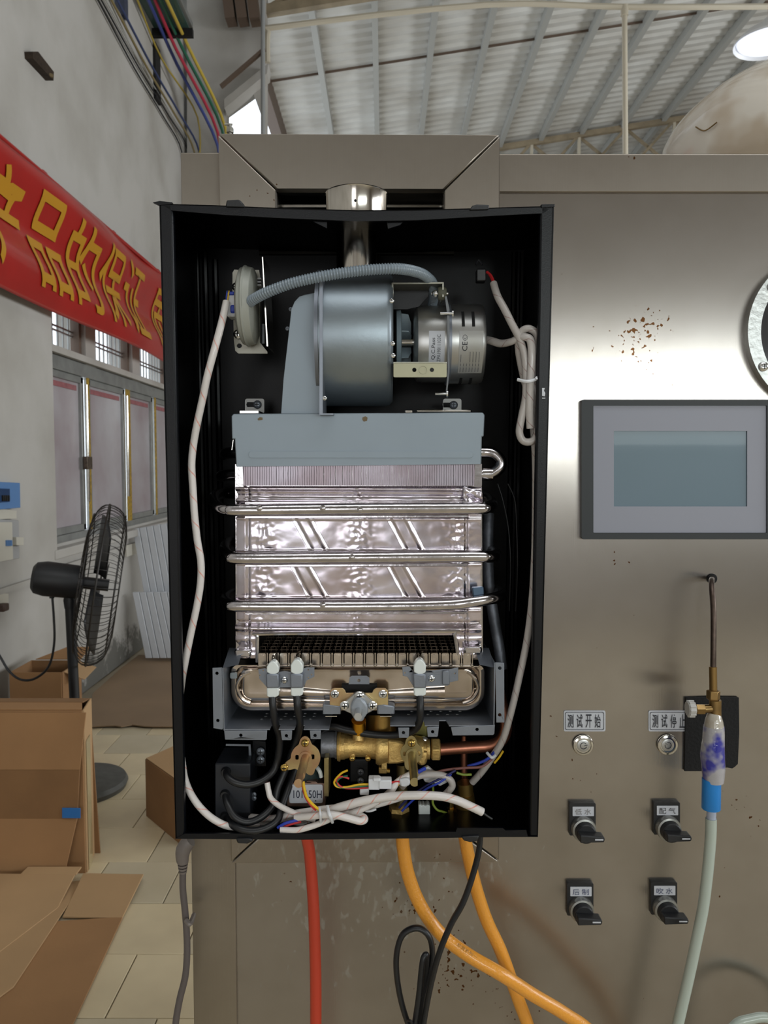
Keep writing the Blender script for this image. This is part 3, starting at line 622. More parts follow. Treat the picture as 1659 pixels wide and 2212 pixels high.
xa = fc_(390, 330).x; za = fc_(390, 329).z
MB().prism([[(xa, YC, 0), (xl + .0, YC, 0), (xl + .0, YC, za), (xa, YC, za)]], (0, .05, 0)).build('corner_column', STEEL2, bench, bevel=.0012)
MB().box((xa + .003, 1.55, za / 2 - .01), (.006, 1.2, za - .03)).build('side_panel', STEEL2, bench)
MB().box(((xa + XR) / 2, 1.57, za - .016), (XR - xa, 1.2, .01)).build('top_panel', STEEL2, bench)
o4 = [(471, 288), (1080, 291), (1078, 1862), (499, 1865)]; i4 = [(596, 408), (960, 409), (954, 1768), (604, 1768)]
for k, nm in enumerate(('top_board', 'right_board', 'bottom_board', 'left_board')):
    j = (k + 1) % 4
    c = sum((V((*p, 0)) for p in (o4[k], o4[j], i4[j], i4[k])), V()) / 4
    q = [(p[0] + (c.x - p[0]) * .004, p[1] + (c.y - p[1]) * .004) for p in (o4[k], o4[j], i4[j], i4[k])]
    MB().prism([P2(ff, q)], (0, .0135, 0)).build('frame_board', STEEL2, bench, bevel=.0012)
MB().box(yp(.95)(777, 446), (.22, .004, .003)).build('recess_ledge', CHROME, bench)
# touch screen
PY = .922; q = yp(PY)
TG = M('dark_grey_bezel', (46, 49, 51), rough=.42, spec=.3); LAV = M('grey_screen_fascia', (142, 144, 156), rough=.45)
ts = MB().prism([P2(q, rr(1256, 863, 1682, 1165, 6)), P2(q, rr(1282, 876, 1657, 1151, 2))], (0, .016, 0)).build('touch_screen', TG, bench, bevel=.0025, label='grey touch screen panel set into the steel')
MB().prism([P2(yp(PY + .002), rr(1280, 874, 1659, 1153, 2)), P2(yp(PY + .002), rr(1326, 931, 1614, 1094, 1))], (0, .002, 0)).build('fascia', LAV, ts)
MB().prism([P2(yp(PY + .0036), rr(1324, 929, 1616, 1096, 1))], (0, .003, 0)).build('display', M('blue_grey_display', (96, 116, 132), rough=.4, coat=.12, c2=(84, 108, 120), vs=3), ts)
# round viewing port
vp = MB().prism([P2(yp(.918), circ(1790, 717, 175, 72)), P2(yp(.918), circ(1790, 717, 146, 72))], (0, .014, 0)).build('viewing_port', M('cast_ring_steel', (176, 178, 176), .85, .35, bump=.2, bs=150), bench, bevel=.002)
MB().lathe(yp(.925)(1790, 717), (0, 1, 0), [(0, .079), (.004, .075), (.006, .068), (.009, .06)], 64).build('port_glass', M('port_glass', (60, 62, 66), .4, .08, coat=1), vp)
screw(yp(.9175), 1649, 792, .0055, SCREWM, vp)
screw(yp(.9175), 1668, 620, .0055, SCREWM, vp)
# stickers
q = yp(YP - .0012)
def sticker(x0, x1, ch, cut=None):
    s = MB().prism([P2(q, rr(x0, 1535, x1, 1580, 4))], (0, .0008, 0)).build('printed_sticker', STK, bench)
    l = MB().prism([P2(yp(YP - .0016), rr(x0 + 3, 1538, x1 - 3, 1577, 4)), P2(yp(YP - .0016), rr(x0 + 4, 1539, x1 - 4, 1576, 4))], (0, .0002, 0)).build('printed_border', INK, s)
    for i, c in enumerate(ch):
        xx = x0 + 8 + i * (x1 - x0 - 12) / 4
        text('lettering', c, quad(yp(YP - .0016), xx, 1543, xx + 13, 1572), INK, s, bold=.01)
    return s
sticker(1218, 1308, '测试开始'); sticker(1401, 1491, '测试停止')
# push buttons
def button(px, py, rot):
    b = MB().lathe(q(px, py), (0, -1, 0), [(0, .0122), (.002, .0125), (.003, .0118), (.0035, .0095), (.0022, .009), (.0022, .0075)], 40, cap=False).build('push_button', CHROME, bench)
    c = q(px, py) + V((0, -.0022, 0))
    MB().lathe(c + V((0, .001, 0)), (0, -1, 0), [(0, .0078), (.0018, .0074), (.0022, .006)], 32).build('button_cap', CAN, b)
    pts = [c + V((math.cos(t) * .0038, -.0015, math.sin(t) * .0038)) for t in [rot + .5 + (2 * math.pi - 1.0) * k / 20 for k in range(21)]]
    MB().tube(pts, .0004, 6, 1).build('power_symbol_ring', INK, b)
    d = V((math.cos(rot), 0, math.sin(rot))); MB().bar(c + V((0, -.0015, 0)) + d * .0008, c + V((0, -.0015, 0)) + d * .0048, .0008, .0004).build('power_symbol_bar', INK, b)
button(1259, 1609, .2); button(1441, 1608, 2.4)
# selector switches
def selector(px, py, t, ink):
    q2 = yp(YP - .006)
    s = MB().prism([P2(q2, rr(px - 29, py - 58, px + 28, py + 12, 3) )], (0, .006, 0)).build('selector_switch', PLA, bench, bevel=.001)
    MB().prism([P2(yp(YP - .0068), rr(px - 22, py - 50, px + 24, py - 30, 1))], (0, .001, 0)).build('name_plate', STK, s)
    for i, c in enumerate(t):
        xx = px - 17 + i * 20; text('lettering', c, quad(yp(YP - .0069), xx, py - 46, xx + 15, py - 33), ink, s)
    c = q2(px, py - 5)
    MB().lathe(c, (0, -1, 0), [(0, .0148), (.006, .0148), (.009, .0142), (.0095, .012), (.004, .012)], 40, cap=False).build('collar', M('grey_collar', (150, 150, 146), .8, .3), s)
    MB().lathe(c, (0, -1, 0), [(0, .0122), (.017, .0116), (.018, .0105)], 36).build('knob', PLA, s)
    g = V((math.cos(-.02), 0, math.sin(-.02))); u = V((0, 0, 1)); k = c + V((0, -.016, 0))
    w = MB(); 
    A_ = [k - g * .0105 + u * .0045, k + g * .0175 + u * .0032, k + g * .0185, k + g * .0175 - u * .0032, k - g * .0105 - u * .0045]
    w.prism([A_], (0, -.014, 0)); w.build('lever', PLA, s, bevel=.0012)
    MB().box(k + V((0, -.0142, 0)) + g * .0115, (.0095, .0006, .0016)).build('pointer_mark', STK, s)
    return s
inkg = M('faint_ink', (130, 128, 126)); inkb = M('blue_grey_ink', (74, 80, 110))
selector(1259, 1793, '低水', inkg); selector(1441, 1791, '配气', M('dark_ink', (60, 60, 60))); selector(1254, 1966, '后制', inkb); selector(1435, 1964, '吹水', inkb)
# bench wear
# black pad and gas sampling line -----------------------------------------
tag(MB().prism([P2(yp(YP - .004), [(1482, 1508), (1540, 1506), (1596, 1507), (1597, 1580), (1594, 1650), (1588, 1656), (1582, 1660), (1570, 1658), (1556, 1661), (1530, 1666), (1479, 1666)])], (0, .003, 0)).build('black_pad', M('black_felt', (20, 20, 21), rough=.9, bump=.4, bs=300), None), 'black square felt pad stuck on the steel behind the taped handle', 'pad')
gl = thing('gas_sampling_line', 'bent metal tube with brass valve, taped blue handle and clear hose on the right', 'gas hose', yp(.87)(1540, 1600))
MB().lathe(yp(YP - .001)(1538, 1250), (0, -1, 0), [(0, .0055), (.001, .006), (.002, .005)], 20).build('panel_grommet', DARK, gl)
g_ = [(1538, 1250, .93), (1537, 1256, .90), (1538, 1275, .885), (1541, 1320, .875), (1541, 1400, .868), (1540, 1482, .866)]
MB().tube([yp(Y)(x, y) for x, y, Y in g_], .0032, 12).build('metal_tube', COPD, gl)
ql = yp(.866)
MB().cyl(ql(1540, 1440), ql(1541, 1495), .0042, 16).build('brass_sleeve', M('old_brass', (140, 112, 66), .8, .4), gl)
OB = M('aged_brass', (150, 122, 78), .9, .35, var=.3, vs=60)
MB().lathe(ql(1541, 1490), (0, 0, -1), [(0, .005), (.001, .0075), (.010, .0075), (.012, .0055)], 6).build('hex_nut', OB, gl, bevel=.0006)
MB().cyl(ql(1545, 1512), ql(1545, 1545), .0065, 16).build('valve_body', OB, gl)
MB().cyl(ql(1500, 1532), ql(1548, 1530), .0048, 16).build('valve_arm', OB, gl)
MB().lathe(ql(1503, 1532), (1, 0, 0), [(0, .006), (.009, .006)], 6).build('valve_nut', OB, gl)
kn = MB(); c0 = ql(1484, 1531); n = 24; prof = [(0, .0075), (.0015, .0088), (.007, .0088), (.0085, .007)]
kn.lathe(c0, (1, 0, 0), prof, 24)
for i in range(12):
    a = i * math.pi / 6; kn.cyl(c0 + V((.001, math.cos(a) * .0086, math.sin(a) * .0086)), c0 + V((.0075, math.cos(a) * .0086, math.sin(a) * .0086)), .0012, 6)
kn.build('grip_knob', M('grey_plastic', (182, 180, 176), rough=.4), gl)
TP = M('clear_tape_wrap', (170, 168, 172), rough=.15, coat=.8, bump=.9, bs=55, c2=(40, 44, 150), vs=26, th=(.42, .5))
TP2 = M('clear_tape_top', (190, 184, 172), rough=.12, coat=.8, bump=.9, bs=60, c2=(150, 138, 120), vs=30)
MB().tube([ql(1543, 1540), ql(1542, 1555), ql(1542, 1572)], [.0065, .0095, .0112], 16, 4).build('upper_tape_wrap', TP2, gl)
MB().tube([ql(1542, 1568), ql(1541, 1600), ql(1539, 1630), ql(1541, 1660), ql(1541, 1688)], [.0112, .012, .0132, .0128, .0112], 20, 5).build('tape_wrap', TP, gl)
MB().lathe(ql(1537, 1682), ql(1536, 1750) - ql(1537, 1682), [(0, .0102), (.034, .0102), (.035, .0095), (.035, .007)], 28).build('blue_sleeve', M('bright_blue_plastic', (30, 128, 206), rough=.35), gl)
MB().cyl(ql(1537, 1745), ql(1536, 1792), .0052, 14).build('hose_connector', M('scribbled_connector', (170, 178, 196), rough=.2, c2=(70, 74, 130), vs=40, th=(.4, .5)), gl)
HOSE = M('translucent_hose', (172, 182, 172), rough=.25, coat=.4)
MB().tube([ql(1536, 1768), ql(1535, 1810), ql(1529, 1880), ql(1519, 1960), ql(1505, 2030), ql(1488, 2110), ql(1464, 2215), ql(1440, 2330), ql(1415, 2500), ql(1390, 2900), ql(1380, 3800)], .0062, 16).build('clear_hose', HOSE, gl)
tag(MB().tube([yp(.88)(1520, 3800), yp(.88)(1530, 2600), yp(.88)(1555, 2280), yp(.88)(1585, 2218), yp(.88)(1620, 2202), yp(.88)(1665, 2200), yp(.88)(1740, 2235), yp(.88)(1790, 2330), yp(.88)(1800, 2600), yp(.88)(1790, 3800)], .0055, 12).build('clear_hose_end', HOSE), 'short curve of translucent hose at the bottom right corner', 'hose')
# white tank
tk = thing('white_tank', 'large glossy off-white stained tank standing on top of the bench', 'tank', yp(1.55)(1722, 352))
TKM = M('stained_white_glaze', (222, 215, 204), rough=.22, coat=.7, c2=(194, 178, 158), vs=6, th=(.44, .52))
ck = yp(1.55)(1722, 352)
def ell(u, v):
    a = 2 * math.pi * u; b = math.pi * (v - .5); s = 1 + .02 * noise.noise(V((math.cos(a) * 2, math.sin(a) * 2, b * 2)))
    return ck + V((.252 * math.cos(a) * math.cos(b) * s, .26 * math.sin(a) * math.cos(b) * s, .175 * math.sin(b)))
MB().grid(ell, 64, 32).build('shell', TKM, tk, smooth=180)
MB().lathe(V((ck.x, ck.y, ck.z - .225)), (0, 0, 1), [(0, .13), (.02, .13), (.03, .11), (.1, .1)], 32).build('foot_ring', TKM, tk)
MB().tube([ell(.56, .55) + V((-.003, -.002, 0)), ell(.575, .52) + V((-.002, -.002, 0)), ell(.59, .53) + V((-.002, -.002, 0))], .0012, 6).build('chipped_mark', OB, tk)
# ================================================================ WATER HEATER
HX = hp(770, 1125, .14)
heater = thing('gas_water_heater', 'open black gas water heater hanging on the steel bench with all its inner parts showing', 'water heater', (HX.x, HX.y, HX.z))
DB = .145
def hbox(px0, py0, px1, py1, d0, d1, name, mat, parent, **k): return MB().prism([[hp(px0, py0, d0), hp(px1, py0, d0), hp(px1, py1, d0), hp(px0, py1, d0)]], (0, d1 - d0, 0)).build(name, mat, parent, **k)
TLp, TRp, BRp, BLp = hp(344, 440), hp(1196, 445), hp(1162, 1808), hp(379, 1811)
back = (0, DB, 0)
def wall4(pts, name, th): # side sheet made from a front edge, running back
    return MB().prism([[pts[0], pts[1], pts[1] + V(th), pts[0] + V(th)]], back).build(name, BLK, heater)
cas = MB().prism([[p + V((0, DB - .001, 0)) for p in (TLp, TRp, BRp, BLp)]], (0, .001, 0)).build('casing', BLK, heater, label='black enamelled casing tray')
def side(a, b, th, name): return MB().prism([[a, b, b + V(th), a + V(th)]], back).build(name, BLK, cas)
side(TLp, BLp, (.001, 0, 0), 'side_wall'); side(TRp, BRp, (-.001, 0, 0), 'side_wall')
side(BLp, BRp, (0, 0, .001), 'bottom_wall')
top = [(344, 440), (460, 443), (600, 449), (770, 454), (900, 453), (1020, 450), (1110, 447), (1196, 445)]
tw = MB()
for i in range(7):
    a, b = hp(*top[i]), hp(*top[i + 1]); tw.prism([[a, b, b - V((0, 0, .001)), a - V((0, 0, .001))]], back)
tw.build('top_wall', BLK, cas)
low = [(371, 455), (480, 464), (600, 471), (770, 478), (900, 476), (1020, 469), (1110, 464), (1174, 461)]
MB().prism([P2(hp, [(344, 440)] + top[1:] + low[::-1])], (0, .0025, 0)).build('top_lip', BLK2, cas, smooth=0, bevel=.0006)
MB().prism([P2(hp, [(343, 437), (372, 440), (374, 470), (399, 1811), (378, 1812)])], (0, .009, 0)).build('side_flange', BLK2, cas, bevel=.002, smooth=60)
MB().prism([P2(hp, [(1167, 445), (1198, 443), (1163, 1808), (1144, 1808)])], (0, .009, 0)).build('side_flange', BLK2, cas, bevel=.002, smooth=60)
MB().prism([P2(hd(-.0006), [(399, 1801), (720, 1801), (985, 1797), (988, 1789), (1086, 1789), (1092, 1794), (1137, 1793), (1140, 1807), (1162, 1807), (900, 1811), (650, 1814), (378, 1812)])], (0, .0025, 0)).build('bottom_lip', BLK2, cas, smooth=0)
sheet('corner_tab', hd(-.001), [(330, 437), (345, 434), (372, 437), (370, 441), (343, 443)], .004, BLK2, cas)
sheet('corner_tab', hd(-.001), [(1168, 441), (1199, 440), (1199, 447), (1168, 449)], .006, BLK2, cas, bevel=.001)
for pts in ([(487, 443), (489, 432), (518, 431), (526, 440), (529, 447), (486, 446)], [(1014, 453), (1020, 444), (1030, 441), (1057, 442), (1056, 452)], [(509, 1812), (543, 1812), (547, 1818), (536, 1823), (512, 1822)], [(996, 1808), (1036, 1806), (1032, 1817), (1014, 1820), (1002, 1817)]):
    MB().prism([P2(hd(-.003), pts)], (0, .012, 0)).build('cover_clip', PLA, cas, bevel=.0015)
for x, y0 in ((402, 560), (418, 545), (436, 545), (458, 560), (1118, 545), (1136, 545), (1150, 560)):
    a = hp(x + (6 if x < 800 else -6), y0, DB - .002); b = hp(x + (14 if x < 800 else -14), 1790, DB - .002)
    a = V((a.x, a.y, a.z)); b = V((a.x, b.y, b.z)); MB().tube([a, b], .0035, 8, 1).build('stiffening_rib', BLK, cas)
MB().tube([hp(560, 545, DB), hp(980, 545, DB)], .004, 8, 1).build('stiffening_rib', BLK, cas)
for pts in ([(676, 478), (706, 479), (706, 493)], [(836, 478), (872, 478), (864, 486), (838, 494)]): sheet('flue_cutout_lug', hd(.006), pts, .003, BLK2, cas)
sheet('scratch_mark', hd(-.0006), [(1171, 838), (1177, 838), (1175, 844), (1178, 849), (1177, 856), (1171, 855)], .0008, STK, cas)
sheet('scratch_mark', hd(-.0006), [(1171, 859), (1178, 859), (1178, 861), (1171, 861)], .0008, STK, cas)
# flue --------------------------------------------------------------------
DC = .073
def axx(px, py, d=DC): return hp(px, py, d)
fl = V((axx(770, 500).x, axx(770, 500).y, 0)); ztop = hp(770, 421, DC).z; zc_ = hp(770, 490, DC).z; zlo = hp(770, 610, DC).z
flue = MB().lathe((fl.x, fl.y, zc_ - .0), (0, 0, 1), [(0, .0206), (.004, .0305), (ztop - zc_, .0305), (ztop - zc_ + .001, .0312), (ztop - zc_ + .0012, .0298), (.01, .0298)], 64, cap=False).build('flue_collar', FLUE, heater, label='polished steel exhaust collar')
MB().lathe((fl.x, fl.y, zlo), (0, 0, 1), [(0, .0204), (zc_ - zlo + .001, .0204)], 56).build('flue_pipe', FLUE, flue)
MB().cyl((fl.x + 0, fl.y - .031, hp(767, 433, DC - .03).z), (fl.x, fl.y - .028, hp(767, 433, DC - .03).z), .0013, 12).build('drilled_hole', DARK, flue)
# fan housing: drum with horizontal axis ---------------------------------------
Xv = V((1, 0, 0))
def ax2(px, py=735, d=DC): return hp(px, py, d)
a = ax2(698); b = ax2(848); L = b.x - a.x
fh = MB().lathe(a, Xv, [(0, .0668), (L - .007, .0668), (L - .003, .0655), (L, .062), (L, .0)], 96, cap=False).build('fan_housing', GALV, heater, smooth=50, label='galvanised round exhaust fan housing')
MB().lathe(a - Xv * .0035, Xv, [(0, .0690), (.0035, .0690)], 64).build('seam_ring', GALVD, fh)
sheet('side_flange', hd(.004), [(690, 592), (697, 592), (697, 893), (720, 893), (720, 896), (690, 896)], .05, GALVD, fh)
sheet('outlet_duct', hd(.024), [(636, 652), (646, 641), (660, 636), (691, 630), (692, 895), (607, 895), (612, 820), (624, 715), (629, 668)], .07, HOODP, fh, bevel=.004, label='grey painted tapering outlet duct')
for x, y in ((701, 860), (846, 650), (848, 742), (849, 768)): screw(hd(.005 if y < 900 else .01), x, y, .0022, SCREWM, fh, 'rivet')
for x, y in ((628, 668), (621, 710)): screw(hd(.03), x, y, .002, GALVD, fh, 'rivet')
# motor ----------------------------------------------------------------
mo = ax2(892, 744); m2 = ax2(964, 744); m3 = ax2(1042, 744); R = .0400
mt = MB().lathe(mo, Xv, [(0, .012), (0, .026), (.001, .0335), (.004, .0375), (.009, .0385), (m2.x - mo.x, .0385)], 64).build('fan_motor', CAN, heater, label='round steel fan motor can with quality sticker')
L3 = m3.x - m2.x
MB().lathe(m2, Xv, [(0, R), (L3 - .004, R), (L3 - .001, R - .0015), (L3, R - .005), (L3, 0)], 64, cap=False).build('motor_rear_can', CAN, mt)
MB().lathe(m2 - Xv * .001, Xv, [(0, .0415), (.0035, .0415)], 48).build('motor_rim', GALVD, mt)
def oncan(px0, px1, py0, py1, Rr, name, mat, nseg=16, lift=.0003):
    """a sticker wrapped on the can between pixel rows"""
    cz = mo.z; x0 = ax2(px0).x; x1 = ax2(px1).x; cy = mo.y
    def ang(py):
        z = hp(900, py, DC - Rr * .9).z; s = max(-1, min(1, (z - cz) / Rr)); return math.asin(s)
    a0, a1 = ang(py0), ang(py1)
    return MB().grid(lambda u, v: V((x0 + (x1 - x0) * u, cy - math.cos(a0 + (a1 - a0) * v) * (Rr + lift), cz + math.sin(a0 + (a1 - a0) * v) * (Rr + lift))), 1, nseg).build(name, mat, mt, smooth=180, recalc=False), (x0, x1, a0, a1, Rr + lift * 2)
def canpoint(g, u, v):
    x0, x1, a0, a1, r = g; a = a0 + (a1 - a0) * v; return V((x0 + (x1 - x0) * u, mo.y - math.cos(a) * r, mo.z + math.sin(a) * r))
def cantext(body, g, u0, u1, v0, v1, mat, name='sticker_lettering'):
    c = bpy.data.curves.new('t', 'FONT'); c.body = body; c.resolution_u = 3
    o = bpy.data.objects.new('t', c); COL.objects.link(o); me = bpy.data.meshes.new_from_object(o); bpy.data.objects.remove(o)
    xs = [v.co.x for v in me.vertices]; ys = [v.co.y for v in me.vertices]; X0, X1, Y0, Y1 = min(xs), max(xs), min(ys), max(ys)
    for v in me.vertices:   # text runs upward: x -> v (from bottom), y -> u
        s = (v.co.x - X0) / (X1 - X0); t = (Y1 - v.co.y) / (Y1 - Y0)
        v.co = canpoint(g, u0 + (u1 - u0) * t, v1 + (v0 - v1) * s)
    me.materials.clear(); me.materials.append(mat); me.name = name
    ob = bpy.data.objects.new(name, me); COL.objects.link(ob); ob.parent = mt; ob.matrix_parent_inverse = Matrix(); return ob
s1, g1 = oncan(922, 955, 716, 782, .0385, 'quality_sticker', STK)
cantext('Q.C.Pass', g1, .16, .42, .22, .90, INK); cantext('ZPA19011103C', g1, .52, .74, .12, .97, M('thin_ink', (80, 84, 92)))
s2, g2 = oncan(984, 1034, 716, 803, R, 'rating_plate', M('silver_label', (172, 174, 180), .3, .38, c2=(164, 163, 156), vs=14))
cantext('CE', g2, .13, .34, .24, .44, INK); cantext('Ⓒ', g2, .14, .34, .09, .22, INK)
for k in range(7):
    for v0, v1 in ((.52 if k < 2 else .46, .70), (.73, .80), (.83, .96)):
        u = .08 + .125 * k; 
        if k in (1, 2) and v0 < .7: continue
        MB().grid(lambda a_, b_, u=u, v0=v0, v1=v1: canpoint(g2, u + .022 * a_, v0 + (v1 - v0) * b_), 1, 4).build('printed_line', M('thin_ink2', (96, 98, 102)) if not bpy.data.materials.get('thin_ink2') else bpy.data.materials['thin_ink2'], mt, recalc=False)
for k in range(2):
    for (y0, y1) in ((670, 706), (812, 832)):
        px = 990 + 21 * k; s_, _ = oncan(px, px + 6, y0, y1, R, 'vent_slot', DARK)
# impeller behind
im = ax2(862, 740)
imp = MB().lathe(ax2(856, 740), Xv, [(0, .032), (.004, .033), (.005, .030)], 40).build('cooling_impeller', M('blue_grey_plastic', (120, 134, 142), rough=.35), heater)
for k in range(7):
    a0 = k * 2 * math.pi / 7 + .2
    MB().prism([[im + Xv * .001 + V((0, math.cos(a0) * .010, math.sin(a0) * .010)), im + Xv * .001 + V((0, math.cos(a0) * .030, math.sin(a0) * .030)), im + Xv * .009 + V((0, math.cos(a0) * .029, math.sin(a0) * .029)), im + Xv * .012 + V((0, math.cos(a0) * .020, math.sin(a0) * .020)), im + Xv * .012 + V((0, math.cos(a0) * .010, math.sin(a0) * .010))]], V((0, -math.sin(a0), math.cos(a0))) * .0012).build('impeller_blade', bpy.data.materials['blue_grey_plastic'], imp)
MB().cyl(im, ax2(893, 740), .005, 16).build('motor_shaft', CHROME, imp)
# motor brackets
def strap(name, fn, path, w, dep, mat, parent):  # bent strip: pixel path, width w(m) in px thickness, depth dep
    m = MB(); pts = P2(fn, path)
    for i in range(len(pts) - 1): m.bar(pts[i] + V((0, dep / 2, 0)), pts[i + 1] + V((0, dep / 2, 0)), dep, w, (0, 0, 1)) if abs(pts[i + 1].x - pts[i].x) > abs(pts[i + 1].z - pts[i].z) else m.box((pts[i] + pts[i + 1]) / 2 + V((0, dep / 2, 0)), (w, dep, abs(pts[i].z - pts[i + 1].z) + w))
    return m.build(name, mat, parent, bevel=.0003)
D8 = M('bracket_zinc', (160, 159, 148), .85, .32)
ub = strap('upper_motor_bracket', hd(.03), [(848, 640), (848, 612), (957, 611), (957, 640)], .0018, .03, D8, heater)
sheet('bracket_web', hd(.058), [(850, 615), (930, 615), (925, 640), (905, 662), (880, 668), (850, 668)], .001, BLK2, ub)  # black enamel colour here paints the shadow on the web
screw(hd(.034), 943, 634, .0035, SCREWM, ub, 'nut', ax=(-1, 0, 0), h=.004)
MB().cyl(hp(932, 634, .036), hp(968, 634, .036), .0014, 10).build('bolt', SCREWM, ub)
MB().lathe(hp(946, 634, .036), Xv, [(0, .0058), (.002, .0066), (.006, .0066), (.008, .005)], 20).build('rubber_bush', M('olive_rubber', (84, 84, 70), rough=.6), ub)
sheet('motor_spider', hd(.031), [(961, 640), (965, 640), (971, 668), (971, 800), (966, 850), (963, 850), (967, 800), (966, 680)], .003, M('dull_spider_steel', (96, 98, 100), .7, .42), ub)
for px0, px1, py in ((951, 978, 677), (940, 966, 851)):
    MB().cyl(hp(px0, py, .028), hp(px1, py, .028), .0013, 10).build('bolt', SCREWM, ub)
    screw(None, hp(px1, py, .028), 0, .0032, SCREWM, ub, 'bolt_head', ax=(1, 0, 0)) if False else MB().lathe(hp(px1 - 2, py, .028), Xv, [(0, .0034), (.0015, .0034), (.0025, .0018)], 14).build('bolt_head', SCREWM, ub)
lbk = sheet('lower_motor_bracket', hd(.006), rr(850, 783, 965, 815, 3), .0016, M('yellowish_zinc_bracket', (150, 147, 124), .8, .4, var=.08, vs=30), heater, [circ(895, 799, 4.5), circ(933, 799, 4.5)], bevel=.0004)
MB().prism([P2(hd(.005), circ(914, 799, 9, 28)), P2(hd(.005), circ(914, 799, 8, 28))], (0, .002, 0)).build('stamped_ring', lbk.data.materials[0], lbk)
hbox(850, 782, 965, 785, .006, .05, 'bracket_web', D8, lbk)
# pressure switch ----------------------------------------------------------------
PSW = M('beige_grey_plastic', (158, 160, 152), rough=.42, bump=.05, bs=200)
ps = sheet('pressure_switch', hd(.060), [(502, 589), (506, 582), (518, 583), (524, 579), (545, 579), (547, 583), (560, 583), (562, 596), (562, 740), (578, 760), (578, 764), (515, 764), (508, 758), (505, 735), (504, 690), (502, 660)], .0016, M('switch_bracket_steel', (150, 148, 138), .7, .42), heater, [circ(517, 747, 5)], bevel=.0003, label='grey pressure switch on its bracket')
a = hp(517, 662, .045)
MB().lathe(a, Xv, [(0, .028), (.003, .0365), (.0065, .0378), (.007, .0388), (.0085, .0388), (.009, .0378), (.015, .0365), (.0175, .030)], 56).build('diaphragm_body', PSW, ps, bevel=.0004)
hbox(490, 630, 512, 684, .032, .05, 'terminal_block', WPL, ps, bevel=.0015)
hbox(497, 658, 507, 676, .0300, .034, 'terminal_boot', BLU, ps, bevel=.0015); hbox(493, 629, 508, 637, .0300, .034, 'terminal_boot', BLU, ps, bevel=.0015)
MB().lathe(hp(518, 648, .028), (0, -1, 0), [(-.02, .0028), (0, .0028), (.004, .0028), (.0045, .0018)], 20).build('pressure_port', PSW, ps)
MB().cyl(hp(518, 648, .0235), hp(518, 648, .026), .0015, 12).build('port_bore', DARK, ps)
MB().tube([hp(x, y, .03) for x, y in ((495, 628), (493, 640), (491, 652))], .0007, 6).build('yellow_wire', YEL, ps)
MB().tube([hp(x, y, .03) for x, y in ((491, 628), (489, 640), (489, 652))], .0007, 6).build('blue_wire', BLU, ps)
sheet('bracket_edge_plate', hd(.02), [(566, 555), (568, 555), (579, 748), (576, 748)], .045, CHROME, ps)
for x, y in ((511, 620), (514, 722)): screw(hd(.056), x, y, .0045, SCREWM, ps)
for k in range(3): hbox(556, 600 + 7 * k, 564, 603 + 7 * k, .05, .058, 'housing_lug', WPL, ps)
MB().cyl(hp(569, 700, .045), hp(569, 742, .045), .0016, 8).build('adjusting_screw', GALVD, ps)
# conduit --------------------------------------------------------------------
cnd = [(540, 652, .012), (552, 644, .004), (580, 630, -.006), (630, 612, -.012), (690, 598, -.014), (750, 588, -.014), (810, 582, -.012), (865, 581, -.006), (905, 589, .014), (924, 600, .03), (935, 614, .048), (937, 640, .07), (932, 665, .085)]
tag(MB().tube([hp(*p) for p in cnd], .0047, 14, 64, rf=lambda L: 1 + .10 * math.sin(L * 2 * math.pi / .0026)).build('corrugated_conduit', GCOND, None), 'grey corrugated conduit arching over the fan housing from the pressure switch', 'conduit')
# hood ---------------------------------------------------------------------------
hood = sheet('exhaust_hood', hd(.018), [(500, 899), (504, 894), (1043, 891), (1047, 896), (1045, 943), (1041, 943), (1040, 1003), (510, 1008), (507, 948), (501, 948)], .1, HOODP, heater, bevel=.002, label='grey painted exhaust collecting hood')
MB().prism([P2(hd(.0172), rr(537, 975, 1022, 989, 6.5))], (0, .003, 0)).build('pressed_bead', HOODP, hood, bevel=.0007)
RUST = M('rust_spot', (112, 96, 72), rough=.8)
sheet('rust_spot', hd(.0177), [(783, 902), (789, 899), (794, 902), (793, 909), (786, 911), (783, 907)], .0005, RUST, hood); sheet('chipped_spot', hd(.0177), [(556, 905), (561, 901), (567, 902), (567, 907), (558, 908)], .0005, RUST, hood)
for (x0, x1, y0, y1, sx, sy) in ((529, 571, 861, 890, 556, 874), (957, 997, 861, 889, 980, 875)):
    slot = [(sx - 22, sy - 5), (sx - 8, sy - 5)] + [(sx + 9 * math.cos(math.radians(a_)), sy + 9 * math.sin(math.radians(a_))) for a_ in range(-130, 131, 20)] + [(sx - 8, sy + 5), (sx - 22, sy + 5), (sx - 24, sy)]
    tb = sheet('mounting_tab', hd(.10), rr(x0, y0, x1, y1 + 4, 5), .0014, M('tab_steel', (132, 132, 130), .7, .42) if not bpy.data.materials.get('tab_steel') else bpy.data.materials['tab_steel'], hood, [slot], bevel=.0003)
    screw(hd(.098), sx, sy, .0042, GALVD, tb)
for x0, x1, y in ((516, 560, 890), (900, 1018, 888), (632, 690, 893), (874, 892, 889)): hbox(x0, y - 3, x1, y + 3, .03 if x0 < 700 else .05, .06, 'hood_fixing', CHROME, hood, bevel=.0008)
